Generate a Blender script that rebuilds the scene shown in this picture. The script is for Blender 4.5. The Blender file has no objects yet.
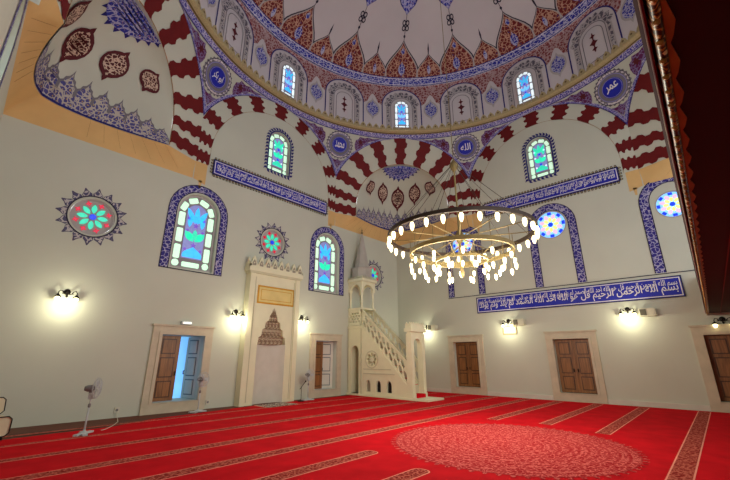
import bpy, math, random, unicodedata
from math import sin, cos, pi, radians as rad, sqrt, acos, asin, atan2
from mathutils import Vector
from mathutils.geometry import tessellate_polygon

random.seed(7)
sc = bpy.context.scene
col = sc.collection

# ------------------------------------------------------------------ materials
def lin(c):
    return tuple((x / 255 / 12.92) if x / 255 <= .04045 else ((x / 255 + .055) / 1.055) ** 2.4 for x in c) + (1.0,)

MATS = {}
def _new(name):
    m = bpy.data.materials.new(name); m.use_nodes = True
    nt = m.node_tree; b = nt.nodes['Principled BSDF']; MATS[name] = m
    return m, nt, b

def plain(name, c, rough=.6, metal=0.0, var=.06, scale=3.0, bump=0.0, coord='Object', spec=.3):
    m, nt, b = _new(name); N = nt.nodes; L = nt.links
    tc = N.new('ShaderNodeTexCoord'); no = N.new('ShaderNodeTexNoise')
    no.inputs['Scale'].default_value = scale; no.inputs['Detail'].default_value = 4
    L.new(tc.outputs[coord], no.inputs['Vector'])
    rp = N.new('ShaderNodeValToRGB'); k = lin(c)
    rp.color_ramp.elements[0].position = .25; rp.color_ramp.elements[1].position = .75
    rp.color_ramp.elements[0].color = tuple(x * (1 - var) for x in k[:3]) + (1,)
    rp.color_ramp.elements[1].color = tuple(min(1, x * (1 + var)) for x in k[:3]) + (1,)
    L.new(no.outputs['Fac'], rp.inputs['Fac']); L.new(rp.outputs['Color'], b.inputs['Base Color'])
    b.inputs['Roughness'].default_value = rough; b.inputs['Metallic'].default_value = metal
    b.inputs['Specular IOR Level'].default_value = spec
    if bump:
        bp = N.new('ShaderNodeBump'); bp.inputs['Strength'].default_value = bump
        L.new(no.outputs['Fac'], bp.inputs['Height']); L.new(bp.outputs['Normal'], b.inputs['Normal'])
    return m

def glow(name, c, s, base=None, var=.25, scale=9):
    m, nt, b = _new(name); N = nt.nodes; L = nt.links
    tc = N.new('ShaderNodeTexCoord'); no = N.new('ShaderNodeTexNoise'); no.inputs['Scale'].default_value = scale
    L.new(tc.outputs['Object'], no.inputs['Vector'])
    rp = N.new('ShaderNodeValToRGB'); k = lin(c)
    rp.color_ramp.elements[0].position = .3; rp.color_ramp.elements[1].position = .7
    rp.color_ramp.elements[0].color = tuple(x * (1 - var) for x in k[:3]) + (1,); rp.color_ramp.elements[1].color = k
    L.new(no.outputs['Fac'], rp.inputs['Fac'])
    b.inputs['Base Color'].default_value = lin(base or c); b.inputs['Roughness'].default_value = .25
    L.new(rp.outputs['Color'], b.inputs['Emission Color']); b.inputs['Emission Strength'].default_value = s
    return m

def arab(name, bg, fg, scale=6., thr=.07, third=None, warp=.12, rough=.6, dot=.28, soft=.03):
    """scrolling vine pattern: warped cell outlines on a ground, dots of a third colour"""
    m, nt, b = _new(name); N = nt.nodes; L = nt.links
    tc = N.new('ShaderNodeTexCoord')
    no = N.new('ShaderNodeTexNoise'); no.inputs['Scale'].default_value = scale * .8
    L.new(tc.outputs['UV'], no.inputs['Vector'])
    su = N.new('ShaderNodeVectorMath'); su.operation = 'SUBTRACT'; su.inputs[1].default_value = (.5, .5, .5)
    L.new(no.outputs['Color'], su.inputs[0])
    sca = N.new('ShaderNodeVectorMath'); sca.operation = 'SCALE'; sca.inputs['Scale'].default_value = warp * 10 / scale
    L.new(su.outputs[0], sca.inputs[0])
    ad = N.new('ShaderNodeVectorMath'); ad.operation = 'ADD'
    L.new(tc.outputs['UV'], ad.inputs[0]); L.new(sca.outputs[0], ad.inputs[1])
    vo = N.new('ShaderNodeTexVoronoi'); vo.feature = 'DISTANCE_TO_EDGE'; vo.inputs['Scale'].default_value = scale
    L.new(ad.outputs[0], vo.inputs['Vector'])
    rp = N.new('ShaderNodeValToRGB'); r = rp.color_ramp
    r.elements[0].position = thr; r.elements[0].color = lin(fg); r.elements[1].position = thr + soft; r.elements[1].color = lin(bg)
    L.new(vo.outputs['Distance'], rp.inputs['Fac'])
    out = rp.outputs['Color']
    if third:
        v2 = N.new('ShaderNodeTexVoronoi'); v2.feature = 'F1'; v2.inputs['Scale'].default_value = scale
        L.new(ad.outputs[0], v2.inputs['Vector'])
        r2 = N.new('ShaderNodeValToRGB'); q = r2.color_ramp
        q.elements[0].position = dot; q.elements[0].color = (1, 1, 1, 1); q.elements[1].position = dot + .04; q.elements[1].color = (0, 0, 0, 1)
        L.new(v2.outputs['Distance'], r2.inputs['Fac'])
        mx = N.new('ShaderNodeMix'); mx.data_type = 'RGBA'
        L.new(r2.outputs['Color'], mx.inputs['Factor']); L.new(out, mx.inputs['A']); mx.inputs['B'].default_value = lin(third)
        out = mx.outputs['Result']
    L.new(out, b.inputs['Base Color']); b.inputs['Roughness'].default_value = rough; b.inputs['Specular IOR Level'].default_value = .25
    return m

def wood(name, c1, c2, axis=2, scale=14., rough=.45):
    m, nt, b = _new(name); N = nt.nodes; L = nt.links
    tc = N.new('ShaderNodeTexCoord'); mp = N.new('ShaderNodeMapping')
    s = [scale, scale, scale]; s[axis] = scale * .07
    mp.inputs['Scale'].default_value = s; L.new(tc.outputs['Object'], mp.inputs['Vector'])
    no = N.new('ShaderNodeTexNoise'); no.inputs['Scale'].default_value = 1; no.inputs['Detail'].default_value = 6
    no.inputs['Distortion'].default_value = 1.2
    L.new(mp.outputs[0], no.inputs['Vector'])
    rp = N.new('ShaderNodeValToRGB'); rp.color_ramp.elements[0].position = .3; rp.color_ramp.elements[1].position = .7
    rp.color_ramp.elements[0].color = lin(c1); rp.color_ramp.elements[1].color = lin(c2)
    L.new(no.outputs['Fac'], rp.inputs['Fac']); L.new(rp.outputs['Color'], b.inputs['Base Color'])
    b.inputs['Roughness'].default_value = rough
    return m

def carpet_mat(name, c, fg=None, scale=11., thr=.08, rings=None):
    """wool pile with an optional woven vine pattern (and concentric rings about a centre)"""
    if fg is None:
        m = plain(name, c, rough=.95, var=.16, scale=2.2, spec=.05)
    else:
        m = arab(name, c, fg, scale=scale, thr=thr, rough=.95, warp=.14)
    nt = m.node_tree; N = nt.nodes; L = nt.links; b = N['Principled BSDF']
    b.inputs['Specular IOR Level'].default_value = .05
    if rings:
        tc = N.new('ShaderNodeTexCoord')
        d = N.new('ShaderNodeVectorMath'); d.operation = 'DISTANCE'; d.inputs[1].default_value = (rings[0], rings[1], 0)
        L.new(tc.outputs['UV'], d.inputs[0])
        mu = N.new('ShaderNodeMath'); mu.operation = 'MULTIPLY'; mu.inputs[1].default_value = 42.
        L.new(d.outputs['Value'], mu.inputs[0])
        si = N.new('ShaderNodeMath'); si.operation = 'SINE'; L.new(mu.outputs[0], si.inputs[0])
        gt = N.new('ShaderNodeMapRange'); gt.inputs['From Min'].default_value = .35; gt.inputs['From Max'].default_value = .9
        gt.inputs['To Max'].default_value = .6
        L.new(si.outputs[0], gt.inputs['Value'])
        old = b.inputs['Base Color'].links[0].from_socket
        mx = N.new('ShaderNodeMix'); mx.data_type = 'RGBA'
        L.new(gt.outputs['Result'], mx.inputs['Factor']); L.new(old, mx.inputs['A']); mx.inputs['B'].default_value = lin(c)
        L.new(mx.outputs['Result'], b.inputs['Base Color'])
    return m

plain('plaster', (197, 199, 183), rough=.8, var=.035, scale=.7, bump=.02)
plain('plaster_dome', (204, 198, 200), rough=.8, var=.035, scale=.7)
plain('plinth', (208, 203, 190), rough=.6)
plain('oxblood', (104, 18, 20), rough=.7, var=.1, scale=4)
plain('tan_stone', (214, 176, 116), rough=.75, var=.08, scale=1.5, bump=.05)
plain('tan_joint', (160, 122, 76), rough=.8)
plain('navy', (34, 34, 112), rough=.6)
plain('ink', (44, 40, 62), rough=.6)
plain('gray_paint', (118, 114, 120), rough=.7)
plain('burst_line', (82, 78, 104), rough=.7)
plain('gray_light', (176, 170, 168), rough=.7)
plain('cobalt', (30, 38, 165), rough=.5)
plain('white_paint', (226, 222, 226), rough=.6)
plain('lavender', (140, 136, 196), rough=.6)
plain('olive_gilt', (176, 160, 118), rough=.5, var=.2, scale=20)
plain('olive_dark', (110, 92, 60), rough=.6)
plain('maroon_leaf', (88, 26, 34), rough=.7)
arab('border_blue', (48, 42, 128), (176, 172, 198), scale=8, thr=.05)
arab('border_blue_fine', (76, 70, 156), (196, 190, 214), scale=9, thr=.065)
arab('band_blue', (40, 48, 158), (186, 188, 220), scale=6, thr=.07)
arab('squinch_crest', (78, 76, 142), (190, 182, 170), scale=8.5, thr=.09, third=(190, 160, 90), dot=.16)
arab('crest_gray', (82, 80, 112), (190, 184, 182), scale=7, thr=.09)
arab('loz_dark', (84, 30, 34), (206, 180, 160), scale=9, thr=.1)
arab('loz_gray', (70, 50, 54), (196, 182, 168), scale=9, thr=.1)
arab('loz_blue', (54, 58, 160), (178, 178, 206), scale=8, thr=.09)
arab('dome_red', (112, 34, 34), (190, 146, 124), scale=7, thr=.06, third=(58, 66, 130), dot=.13)
arab('spandrel_red', (128, 56, 58), (178, 150, 150), scale=7, thr=.1)
arab('purple_leaf', (96, 34, 84), (124, 110, 150), scale=7, thr=.07)
arab('ring_pattern', (112, 106, 138), (210, 202, 204), scale=9, thr=.2)
arab('niche_gray', (96, 92, 104), (178, 172, 174), scale=5, thr=.1)
arab('burst', (120, 116, 160), (64, 60, 96), scale=9, thr=.06)
arab('roset_blue', (48, 58, 168), (176, 176, 214), scale=8, thr=.08, third=(208, 160, 90), dot=.1)
plain('marble', (226, 222, 190), rough=.4, var=.05, scale=2.5)
plain('marble_dim', (200, 196, 166), rough=.5, var=.06, scale=3)
plain('marble_gray', (176, 170, 160), rough=.5, var=.08, scale=3)
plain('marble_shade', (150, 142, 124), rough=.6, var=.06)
arab('muqarnas', (190, 172, 146), (140, 114, 92), scale=9, thr=.1, third=(204, 188, 162), dot=.25)
plain('gold_field', (222, 200, 130), rough=.5, var=.08)
plain('gold_line', (206, 150, 40), rough=.35, metal=.3)
plain('door_stone', (198, 186, 162), rough=.6, var=.1, scale=4, bump=.04)
wood('door_wood', (104, 66, 34), (156, 104, 56))
wood('door_wood_dark', (60, 34, 20), (92, 56, 30))
plain('door_white', (214, 206, 192), rough=.5)
plain('door_white_line', (116, 120, 122), rough=.5)
plain('dark_metal', (38, 32, 28), rough=.4, metal=.6)
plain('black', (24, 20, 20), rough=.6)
wood('floor_wood', (70, 32, 16), (104, 50, 24), axis=0, scale=9, rough=.8)
carpet_mat('carpet_red', (196, 16, 28))
carpet_mat('carpet_band', (134, 28, 26), (190, 98, 82), scale=13, thr=.085)
carpet_mat('carpet_line', (236, 150, 130))
carpet_mat('carpet_medal', (160, 26, 34), (206, 96, 90), scale=13, thr=.09, rings=(-.3, -.93))
carpet_mat('rug_field', (150, 30, 36), (226, 210, 190), scale=16, thr=.1)
carpet_mat('rug_border', (30, 24, 28), (206, 190, 176), scale=18, thr=.09)
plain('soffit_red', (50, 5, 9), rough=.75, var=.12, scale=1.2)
plain('soffit_seam', (116, 50, 48), rough=.7)
arab('gilding', (178, 130, 52), (60, 34, 16), scale=24, thr=.12, third=(250, 232, 170), dot=.25, rough=.35)
plain('gilt_warm', (168, 120, 60), rough=.4, metal=.2, var=.2, scale=8)
plain('brass', (132, 114, 74), rough=.5, metal=.45, var=.1)
plain('bronze', (66, 52, 42), rough=.45, metal=.5)
plain('fan_plastic', (186, 192, 194), rough=.4)
plain('fan_gray', (120, 116, 116), rough=.5)
plain('speaker_cream', (206, 202, 178), rough=.5)
plain('speaker_grille', (96, 92, 80), rough=.8)
plain('chair_cream', (208, 196, 164), rough=.7)
plain('socket', (206, 200, 184), rough=.5)
plain('stucco', (150, 142, 150), rough=.7)
glow('bulb', (255, 236, 184), 3.6, var=.05)
glow('sconce_bulb', (255, 246, 190), 5.0, var=.05)
GL = {'mint': (196, 236, 206), 'cyan': (56, 178, 236), 'green': (48, 206, 168), 'purple': (110, 76, 178), 'lav': (116, 118, 170),
      'red': (190, 22, 52), 'blue': (24, 60, 220), 'white': (226, 244, 250), 'yellow': (236, 240, 130), 'pink': (224, 180, 206),
      'paleblue': (130, 196, 246), 'sky': (110, 190, 246)}
for k_, c_ in GL.items():
    glow('gl_' + k_, c_, 1.0)  # window glass emits its colour in place of daylight passing through
glow('daylight_blue', (120, 188, 244), 1.15, var=.3, scale=1.5)
glow('daylight_white', (206, 216, 250), 1.1, var=.2, scale=1.5)
glow('exit_light', (240, 240, 225), .9)

# ------------------------------------------------------------------ mesh builder
class MB:
    def __init__(s):
        s.v = []; s.f = []; s.m = []; s.uv = []; s.s = []; s.mats = []
    def mi(s, mat):
        if mat not in s.mats: s.mats.append(mat)
        return s.mats.index(mat)
    def face(s, pts, mat, uv=None, smooth=False):
        i = len(s.v); s.v += [tuple(p) for p in pts]; n = len(pts)
        s.f.append(tuple(range(i, i + n))); s.m.append(s.mi(mat)); s.s.append(smooth)
        if uv is None:
            a = Vector(pts[1]) - Vector(pts[0]); b = Vector(pts[-1]) - Vector(pts[0]); nn = a.cross(b)
            ax = max(range(3), key=lambda k: abs(nn[k])); kk = [k for k in range(3) if k != ax]
            uv = [(p[kk[0]], p[kk[1]]) for p in pts]
        s.uv += [tuple(u[:2]) for u in uv]
    def grid(s, fn, us, vs, mat, smooth=True, uvf=None, closed=False):
        i = len(s.v); nu, nv = len(us), len(vs)
        for u in us:
            for v in vs: s.v.append(tuple(fn(u, v)))
        for a in range(nu if closed else nu - 1):
            for b in range(nv - 1):
                a2 = (a + 1) % nu
                s.f.append((i + a * nv + b, i + a2 * nv + b, i + a2 * nv + b + 1, i + a * nv + b + 1))
                s.m.append(s.mi(mat)); s.s.append(smooth)
                q = [(us[a], vs[b]), (us[a2], vs[b]), (us[a2], vs[b + 1]), (us[a], vs[b + 1])]
                s.uv += [tuple(uvf(*p)) for p in q] if uvf else q
    def box(s, x0, x1, y0, y1, z0, z1, mat, fn=None):
        fn = fn or (lambda x, y, z: (x, y, z))
        c = lambda i: ((x0, x1)[i & 1], (y0, y1)[i >> 1 & 1], (z0, z1)[i >> 2 & 1])
        for q in ((0, 2, 3, 1), (4, 5, 7, 6), (0, 1, 5, 4), (2, 6, 7, 3), (0, 4, 6, 2), (1, 3, 7, 5)):
            s.face([fn(*c(k)) for k in q], mat)
    def tube(s, pts, r, mat, n=8, closed=False, cap=True):
        pts = [Vector(p) for p in pts]; i = len(s.v); N = len(pts)
        rr = r if isinstance(r, (list, tuple)) else [r] * N
        up = None
        for k, p in enumerate(pts):
            if closed: t = pts[(k + 1) % N] - pts[k - 1]
            else: t = pts[min(k + 1, N - 1)] - pts[max(k - 1, 0)]
            t.normalize()
            if up is None: up = Vector((0, 0, 1)) if abs(t.z) < .9 else Vector((1, 0, 0))
            x = t.cross(up).normalized(); y = x.cross(t).normalized(); up = y
            for j in range(n):
                a = 2 * pi * j / n; s.v.append(tuple(p + (x * cos(a) + y * sin(a)) * rr[k]))
        for k in range(N if closed else N - 1):
            k2 = (k + 1) % N
            for j in range(n):
                j2 = (j + 1) % n
                s.f.append((i + k * n + j, i + k2 * n + j, i + k2 * n + j2, i + k * n + j2)); s.m.append(s.mi(mat)); s.s.append(n > 4)
                s.uv += [(k, j / n), (k + 1, j / n), (k + 1, (j + 1) / n), (k, (j + 1) / n)]
        if cap and not closed:
            for k, rev in ((0, False), (N - 1, True)):
                f = [i + k * n + j for j in range(n)]
                if rev: f.reverse()
                s.f.append(tuple(f)); s.m.append(s.mi(mat)); s.s.append(False); s.uv += [(0, 0)] * n
    def lathe(s, prof, mat, n=16, c=(0, 0, 0), axis='z', smooth=True, a0=0):
        def fn(u, v):
            r, z = prof[v]
            a = u + a0
            if axis == 'z': return (c[0] + r * cos(a), c[1] + r * sin(a), c[2] + z)
            if axis == 'y': return (c[0] + r * cos(a), c[1] + z, c[2] + r * sin(a))
            return (c[0] + z, c[1] + r * cos(a), c[2] + r * sin(a))
        s.grid(fn, [2 * pi * k / n for k in range(n)], list(range(len(prof))), mat, smooth, closed=True)
    def decal(s, loops, fn, mat, maxlen=None, smooth=False, uvf=None):
        """flat outline (with holes) filled in 2-D, refined, and laid on the surface fn(u,v)"""
        if not isinstance(loops[0][0], (tuple, list)): loops = [loops]
        v2 = [tuple(p) for l in loops for p in l]
        tris = tessellate_polygon([[Vector((p[0], p[1], 0)) for p in l] for l in loops])
        tris = [tuple(t) for t in tris]
        if maxlen:
            for _ in range(9):
                mid = {}; out = []; any_ = False
                def M(a, b):
                    nonlocal any_
                    k = (min(a, b), max(a, b))
                    if k in mid: return mid[k]
                    p, q = v2[a], v2[b]
                    if (p[0] - q[0]) ** 2 + (p[1] - q[1]) ** 2 > maxlen ** 2:
                        v2.append(((p[0] + q[0]) / 2, (p[1] + q[1]) / 2)); mid[k] = len(v2) - 1; any_ = True
                    else: mid[k] = None
                    return mid[k]
                for a, b, c in tris:
                    x, y, z = M(a, b), M(b, c), M(c, a); k = [x, y, z]
                    n = sum(q is not None for q in k)
                    if n == 0: out.append((a, b, c))
                    elif n == 3: out += [(a, x, z), (x, b, y), (z, y, c), (x, y, z)]
                    else:
                        while not (k[0] is not None and (n == 1 or k[1] is not None)):
                            a, b, c = b, c, a; k = k[1:] + k[:1]
                        x, y, z = k
                        if n == 1: out += [(a, x, c), (x, b, c)]
                        else: out += [(x, b, y), (a, x, y), (a, y, c)]
                tris = out
                if not any_: break
        i = len(s.v); s.v += [tuple(fn(*p)) for p in v2]; k = s.mi(mat)
        for t in tris:
            s.f.append(tuple(i + q for q in t)); s.m.append(k); s.s.append(smooth)
            s.uv += [(uvf(*v2[q]) if uvf else v2[q]) for q in t]
    def prism(s, loops, fn, d0, d1, mat, side=None):
        """outline with holes extruded from depth d0 to d1; fn(u,v,d)"""
        if not isinstance(loops[0][0], (tuple, list)): loops = [loops]
        s.decal(loops, lambda u, v: fn(u, v, d0), mat); s.decal(loops, lambda u, v: fn(u, v, d1), mat)
        for l in loops:
            for k in range(len(l)):
                a, b = l[k], l[(k + 1) % len(l)]
                s.face([fn(*a, d0), fn(*b, d0), fn(*b, d1), fn(*a, d1)], side or mat)
    def build(s, name, parent=None, origin=(0, 0, 0)):
        me = bpy.data.meshes.new(name); o_ = Vector(origin)
        me.from_pydata([tuple(Vector(p) - o_) for p in s.v], [], s.f)
        for m in s.mats: me.materials.append(MATS[m])
        me.polygons.foreach_set('material_index', s.m); me.polygons.foreach_set('use_smooth', s.s)
        ul = me.uv_layers.new(name='UVMap'); ul.data.foreach_set('uv', [x for u in s.uv for x in u])
        me.update()
        o = bpy.data.objects.new(name, me); col.objects.link(o)
        if parent: o.parent = parent
        else: o.location = o_
        return o

def tag(o, label=None, cat=None, group=None, kind=None):
    if label: o['label'] = label
    if cat: o['category'] = cat
    if group: o['group'] = group
    if kind: o['kind'] = kind
    return o
def empty(name, loc=(0, 0, 0), rz=0, label=None, cat=None, group=None, kind=None):
    o = bpy.data.objects.new(name, None); col.objects.link(o); o.empty_display_size = .2
    o.location = loc; o.rotation_euler = (0, 0, rz)
    return tag(o, label, cat, group, kind)
def dup(root, loc, rz, label):
    r = root.copy(); col.objects.link(r); r.location = loc; r.rotation_euler = (0, 0, rz); r['label'] = label
    for ch in list(root.children):
        c = ch.copy(); col.objects.link(c); c.parent = r
        for g in list(ch.children):
            d = g.copy(); col.objects.link(d); d.parent = c
    return r

# ------------------------------------------------------------------ 2-D outlines
def circ(cx, cy, r, n=24, ry=None, a0=0):
    return [(cx + r * cos(a0 + 2 * pi * k / n), cy + (ry or r) * sin(a0 + 2 * pi * k / n)) for k in range(n)]
def arch(cx, w, z0, zs, n=14, rise=None):
    """round-headed outline, half width w, from z0, springing at zs"""
    rise = rise or w
    return [(cx - w, z0), (cx + w, z0)] + [(cx + w * cos(pi * k / n), zs + rise * sin(pi * k / n)) for k in range(n + 1)]
def ogee(cx, w, z0, h, n=8):
    """pointed leaf / ogee arch outline"""
    R = [(cx + w * a, z0 + h * b) for a, b in ((1, 0), (1.04, .12), (1.05, .24), (.98, .38), (.82, .52), (.6, .65), (.38, .76), (.22, .85), (.1, .92), (.03, .97))]
    return R + [(cx, z0 + h)] + [(2 * cx - x, y) for x, y in reversed(R)]
def star(cx, cy, r1, r2, n, a0=pi / 2):
    return [(cx + (r1 if k % 2 == 0 else r2) * cos(a0 + pi * k / n), cy + (r1 if k % 2 == 0 else r2) * sin(a0 + pi * k / n)) for k in range(2 * n)]
def petal(cx, cy, ang, r0, r1, w, n=5):
    pts = []
    for sgn in (1, -1):
        rg = range(n + 1) if sgn == 1 else range(n - 1, 0, -1)
        for k in rg:
            t = k / n; r = r0 + (r1 - r0) * t; o = sgn * w * sin(pi * t) ** .8 if 0 < k < n else 0
            pts.append((cx + r * cos(ang) - o * sin(ang), cy + r * sin(ang) + o * cos(ang)))
    return pts
def rect(x0, x1, y0, y1): return [(x0, y0), (x1, y0), (x1, y1), (x0, y1)]
def rrect(cx, cy, w, h, ang, c=.3):
    c *= min(w, h); P = [(-w + c, -h), (w - c, -h), (w, -h + c), (w, h - c), (w - c, h), (-w + c, h), (-w, h - c), (-w, -h + c)]
    return [(cx + x * cos(ang) - y * sin(ang), cy + x * sin(ang) + y * cos(ang)) for x, y in P]
def leaf(cx, cz, w, h):
    """pointed medallion with curled tips (lozenge)"""
    q = [(0, 1), (.14, .84), (.2, .74), (.42, .66), (.74, .48), (.96, .22), (1, 0), (.96, -.22), (.74, -.48), (.42, -.66), (.2, -.74), (.14, -.84), (0, -1)]
    return [(cx + x * w, cz + y * h) for x, y in q] + [(cx - x * w, cz + y * h) for x, y in reversed(q[1:-1])]

# ------------------------------------------------------------------ Arabic lettering
_F = {}
for _c in range(0xFE70, 0xFEFD):
    _p = unicodedata.decomposition(chr(_c)).split()
    if len(_p) >= 2: _F.setdefault(''.join(chr(int(x, 16)) for x in _p[1:]), {})[_p[0]] = chr(_c)
def shape(t):
    words_ = []
    for w in t.split(' '):
        L = []; i = 0
        while i < len(w):
            if w[i] == '\u0644' and w[i:i + 2] in _F: L.append(w[i:i + 2]); i += 2
            else: L.append(w[i]); i += 1
        o = []; prev = False
        for k, c in enumerate(L):
            f = _F.get(c, {}); nxt = k + 1 < len(L) and '<final>' in _F.get(L[k + 1], {}); dual = '<initial>' in f
            if prev and nxt and dual: o.append(f['<medial>'])
            elif prev: o.append(f.get('<final>', c)); prev = False; continue
            elif nxt and dual: o.append(f['<initial>']); prev = True
            else: o.append(f.get('<isolated>', c))
        words_.append(''.join(reversed(o)))
    return ' '.join(reversed(words_))
def letters(M, text, fn, mat, x0, x1, y0, y1, bold=.02):
    cu = bpy.data.curves.new('lettering', 'FONT'); cu.body = shape(text); cu.resolution_u = 2; cu.offset = bold
    o = bpy.data.objects.new('lettering', cu); col.objects.link(o)
    dg = bpy.context.evaluated_depsgraph_get(); dg.update()
    me = bpy.data.meshes.new_from_object(o.evaluated_get(dg))
    vs = [(v.co.x, v.co.y) for v in me.vertices]
    if vs:
        ax, bx = min(p[0] for p in vs), max(p[0] for p in vs); ay, by = min(p[1] for p in vs), max(p[1] for p in vs)
        W = [(x0 + (p[0] - ax) / (bx - ax) * (x1 - x0), y0 + (p[1] - ay) / (by - ay) * (y1 - y0)) for p in vs]
        for pl in me.polygons:
            q = [W[k] for k in pl.vertices]; M.face([fn(*p) for p in q], mat, q)
    bpy.data.objects.remove(o); bpy.data.curves.remove(cu); bpy.data.meshes.remove(me)

# ------------------------------------------------------------------ hall geometry
A = 8.2959                      # apothem of the octagon = half the hall
HS = A * math.tan(pi / 8)       # half side of the octagon
ZT0, ZT1 = 7.72, 8.4            # corbel (tan stone) below the squinches
ZC, RO, RI = 9.025, 3.675, 2.95 # arch centre height, outer and inner radius on the walls
RS = sqrt(A * A + RO * RO)      # pendentive sphere
ZR = 12.9                       # ring under the drum

class Plane:
    """vertical plane of the octagon; s runs to the right seen from inside, d outwards"""
    def __init__(p, deg, dist=A):
        p.n = Vector((cos(rad(deg)), sin(rad(deg)), 0)); p.r = Vector((sin(rad(deg)), -cos(rad(deg)), 0)); p.a = dist
    def P(p, s, z, d=0.0):
        q = p.n * (p.a + d) + p.r * s; return (q.x, q.y, z)
    def on(p, d): return lambda s, z: p.P(s, z, d)
QB, RT, LF = Plane(90), Plane(0), Plane(180, 8.44)
def layer(k): return -.006 * (k + 1)

# voussoirs: u = angle on the arch, continued below the springing as straight height
def band_pt(u, w, ri, di, pl, off=0.0):
    if u < 0: so, zo, si, zi = HS, ZC + .05 * u, ri, ZC + .05 * u; so_s = si_s = 1
    elif u > 180: so, zo, si, zi = HS, ZC + .05 * (180 - u), ri, ZC + .05 * (180 - u); so_s = si_s = -1
    else:
        c, s_ = cos(rad(u)), sin(rad(u))
        so, zo = min(HS, RO * abs(c)), ZC + RO * s_; si, zi = ri * abs(c), ZC + ri * s_
        so_s = si_s = 1 if c >= 0 else -1
    so *= so_s; si *= si_s
    return pl.P(si + (so - si) * w, zi + (zo - zi) * w, di * (1 - w) + off)
RED_U = [(90, 5.0), (68.5, 5.0), (111.5, 5.0), (47, 5.0), (133, 5.0), (25.5, 4.6), (154.5, 4.6), (8.0, 3.9), (172, 3.9), (-6, 4.6), (186, 4.6)]
ZIG = [(0, 0), (.08, 1.0), (.2, 1.15), (.27, .1), (.4, -.3), (.47, .8), (.6, 1.0), (.67, 0), (.8, -.2), (.87, .7), (1, .8)]
def voussoirs(M, pl, ri, di, off, amp=1.8):
    for uc, hw in RED_U:
        lo = [(uc - hw + z * amp, w) for w, z in ZIG]; hi = [(uc + hw + z * amp, w) for w, z in ZIG]
        k = .03
        M.decal([(u, w * 1) for u, w in lo] + [(u, w) for u, w in reversed(hi)],
                lambda u, w: band_pt(u, w, ri, di, pl, off), 'oxblood', maxlen=None if di == 0 else 6, uvf=lambda u, w: (u * .06, w))
    M.grid(lambda u, w: band_pt(u, w, ri, di, pl, off), list(range(-12, 193, 3)), [0, .022], 'tan_joint')

# ---- painted ornaments on walls
def painted_arch_band(M, pl, cx, wo, wi, z0, zs, lay=0):
    M.decal([arch(cx, wo, z0, zs), list(reversed(arch(cx, wi, z0 + .001, zs)))], pl.on(layer(lay)), 'border_blue')
    for w, t in ((wo, .03), (wi + .03, .03)):
        o, i = arch(cx, w, z0, zs)[1:] , arch(cx, w - t, z0, zs)[1:]
        o.append((cx - w, z0)); i.append((cx - w + t, z0))
        M.decal(o + list(reversed(i)), pl.on(layer(lay + 1)), 'ink')
def serration(M, pl, path, size, mat, lay=0):
    """little hooked leaves along a closed path [(x,z,nx,nz)]"""
    for x, z, nx, nz in path:
        tx, tz = -nz, nx
        P = [(-.35, 0), (.35, 0), (.42, .5), (.75, .95), (.1, .8), (-.3, .55)]
        M.decal([(x + tx * a * size + nx * b * size, z + tz * a * size + nz * b * size) for a, b in P], pl.on(layer(lay)), mat)
def along(pts, step, closed=True):
    out = []; n = len(pts)
    for k in range(n if closed else n - 1):
        a, b = pts[k], pts[(k + 1) % n]; L = sqrt((a[0] - b[0]) ** 2 + (a[1] - b[1]) ** 2)
        m = max(1, round(L / step)) if L > step * .6 else 1
        for j in range(m):
            t = (j + .5) / m; out.append((a[0] + (b[0] - a[0]) * t, a[1] + (b[1] - a[1]) * t, (b[1] - a[1]) / L, -(b[0] - a[0]) / L))
    return out
def starburst(M, pl, cx, cz, r0, r1, n=16):
    for k in range(n):
        a = 2 * pi * k / n + pi / 2; w = pi * r0 / n * .95
        big = [(r0 * .98, -w), (r0 * .98, w), (r0 + (r1 - r0) * .3, w * 1.1), (r0 + (r1 - r0) * .62, w * .5), (r1, 0.012), (r1, -.012), (r0 + (r1 - r0) * .62, -w * .5), (r0 + (r1 - r0) * .3, -w * 1.1)]
        T = lambda q, f: [(cx + (r0 + (r - r0) * f) * cos(a) - o * f * sin(a), cz + (r0 + (r - r0) * f) * sin(a) + o * f * cos(a)) for r, o in q]
        M.decal(T(big, 1), pl.on(layer(0)), 'burst_line')
        M.decal([(cx + r * cos(a) - o * sin(a), cz + r * sin(a) + o * cos(a)) for r, o in
                 [(r0, -w * .84), (r0, w * .84), (r0 + (r1 - r0) * .3, w * .95), (r0 + (r1 - r0) * .58, w * .36), (r0 + (r1 - r0) * .75, 0), (r0 + (r1 - r0) * .58, -w * .36), (r0 + (r1 - r0) * .3, -w * .95)]], pl.on(layer(1)), 'crest_gray')
    M.decal([circ(cx, cz, r0 * 1.04, 40), list(reversed(circ(cx, cz, r0 * .98, 40)))], pl.on(layer(2)), 'ink')

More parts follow.
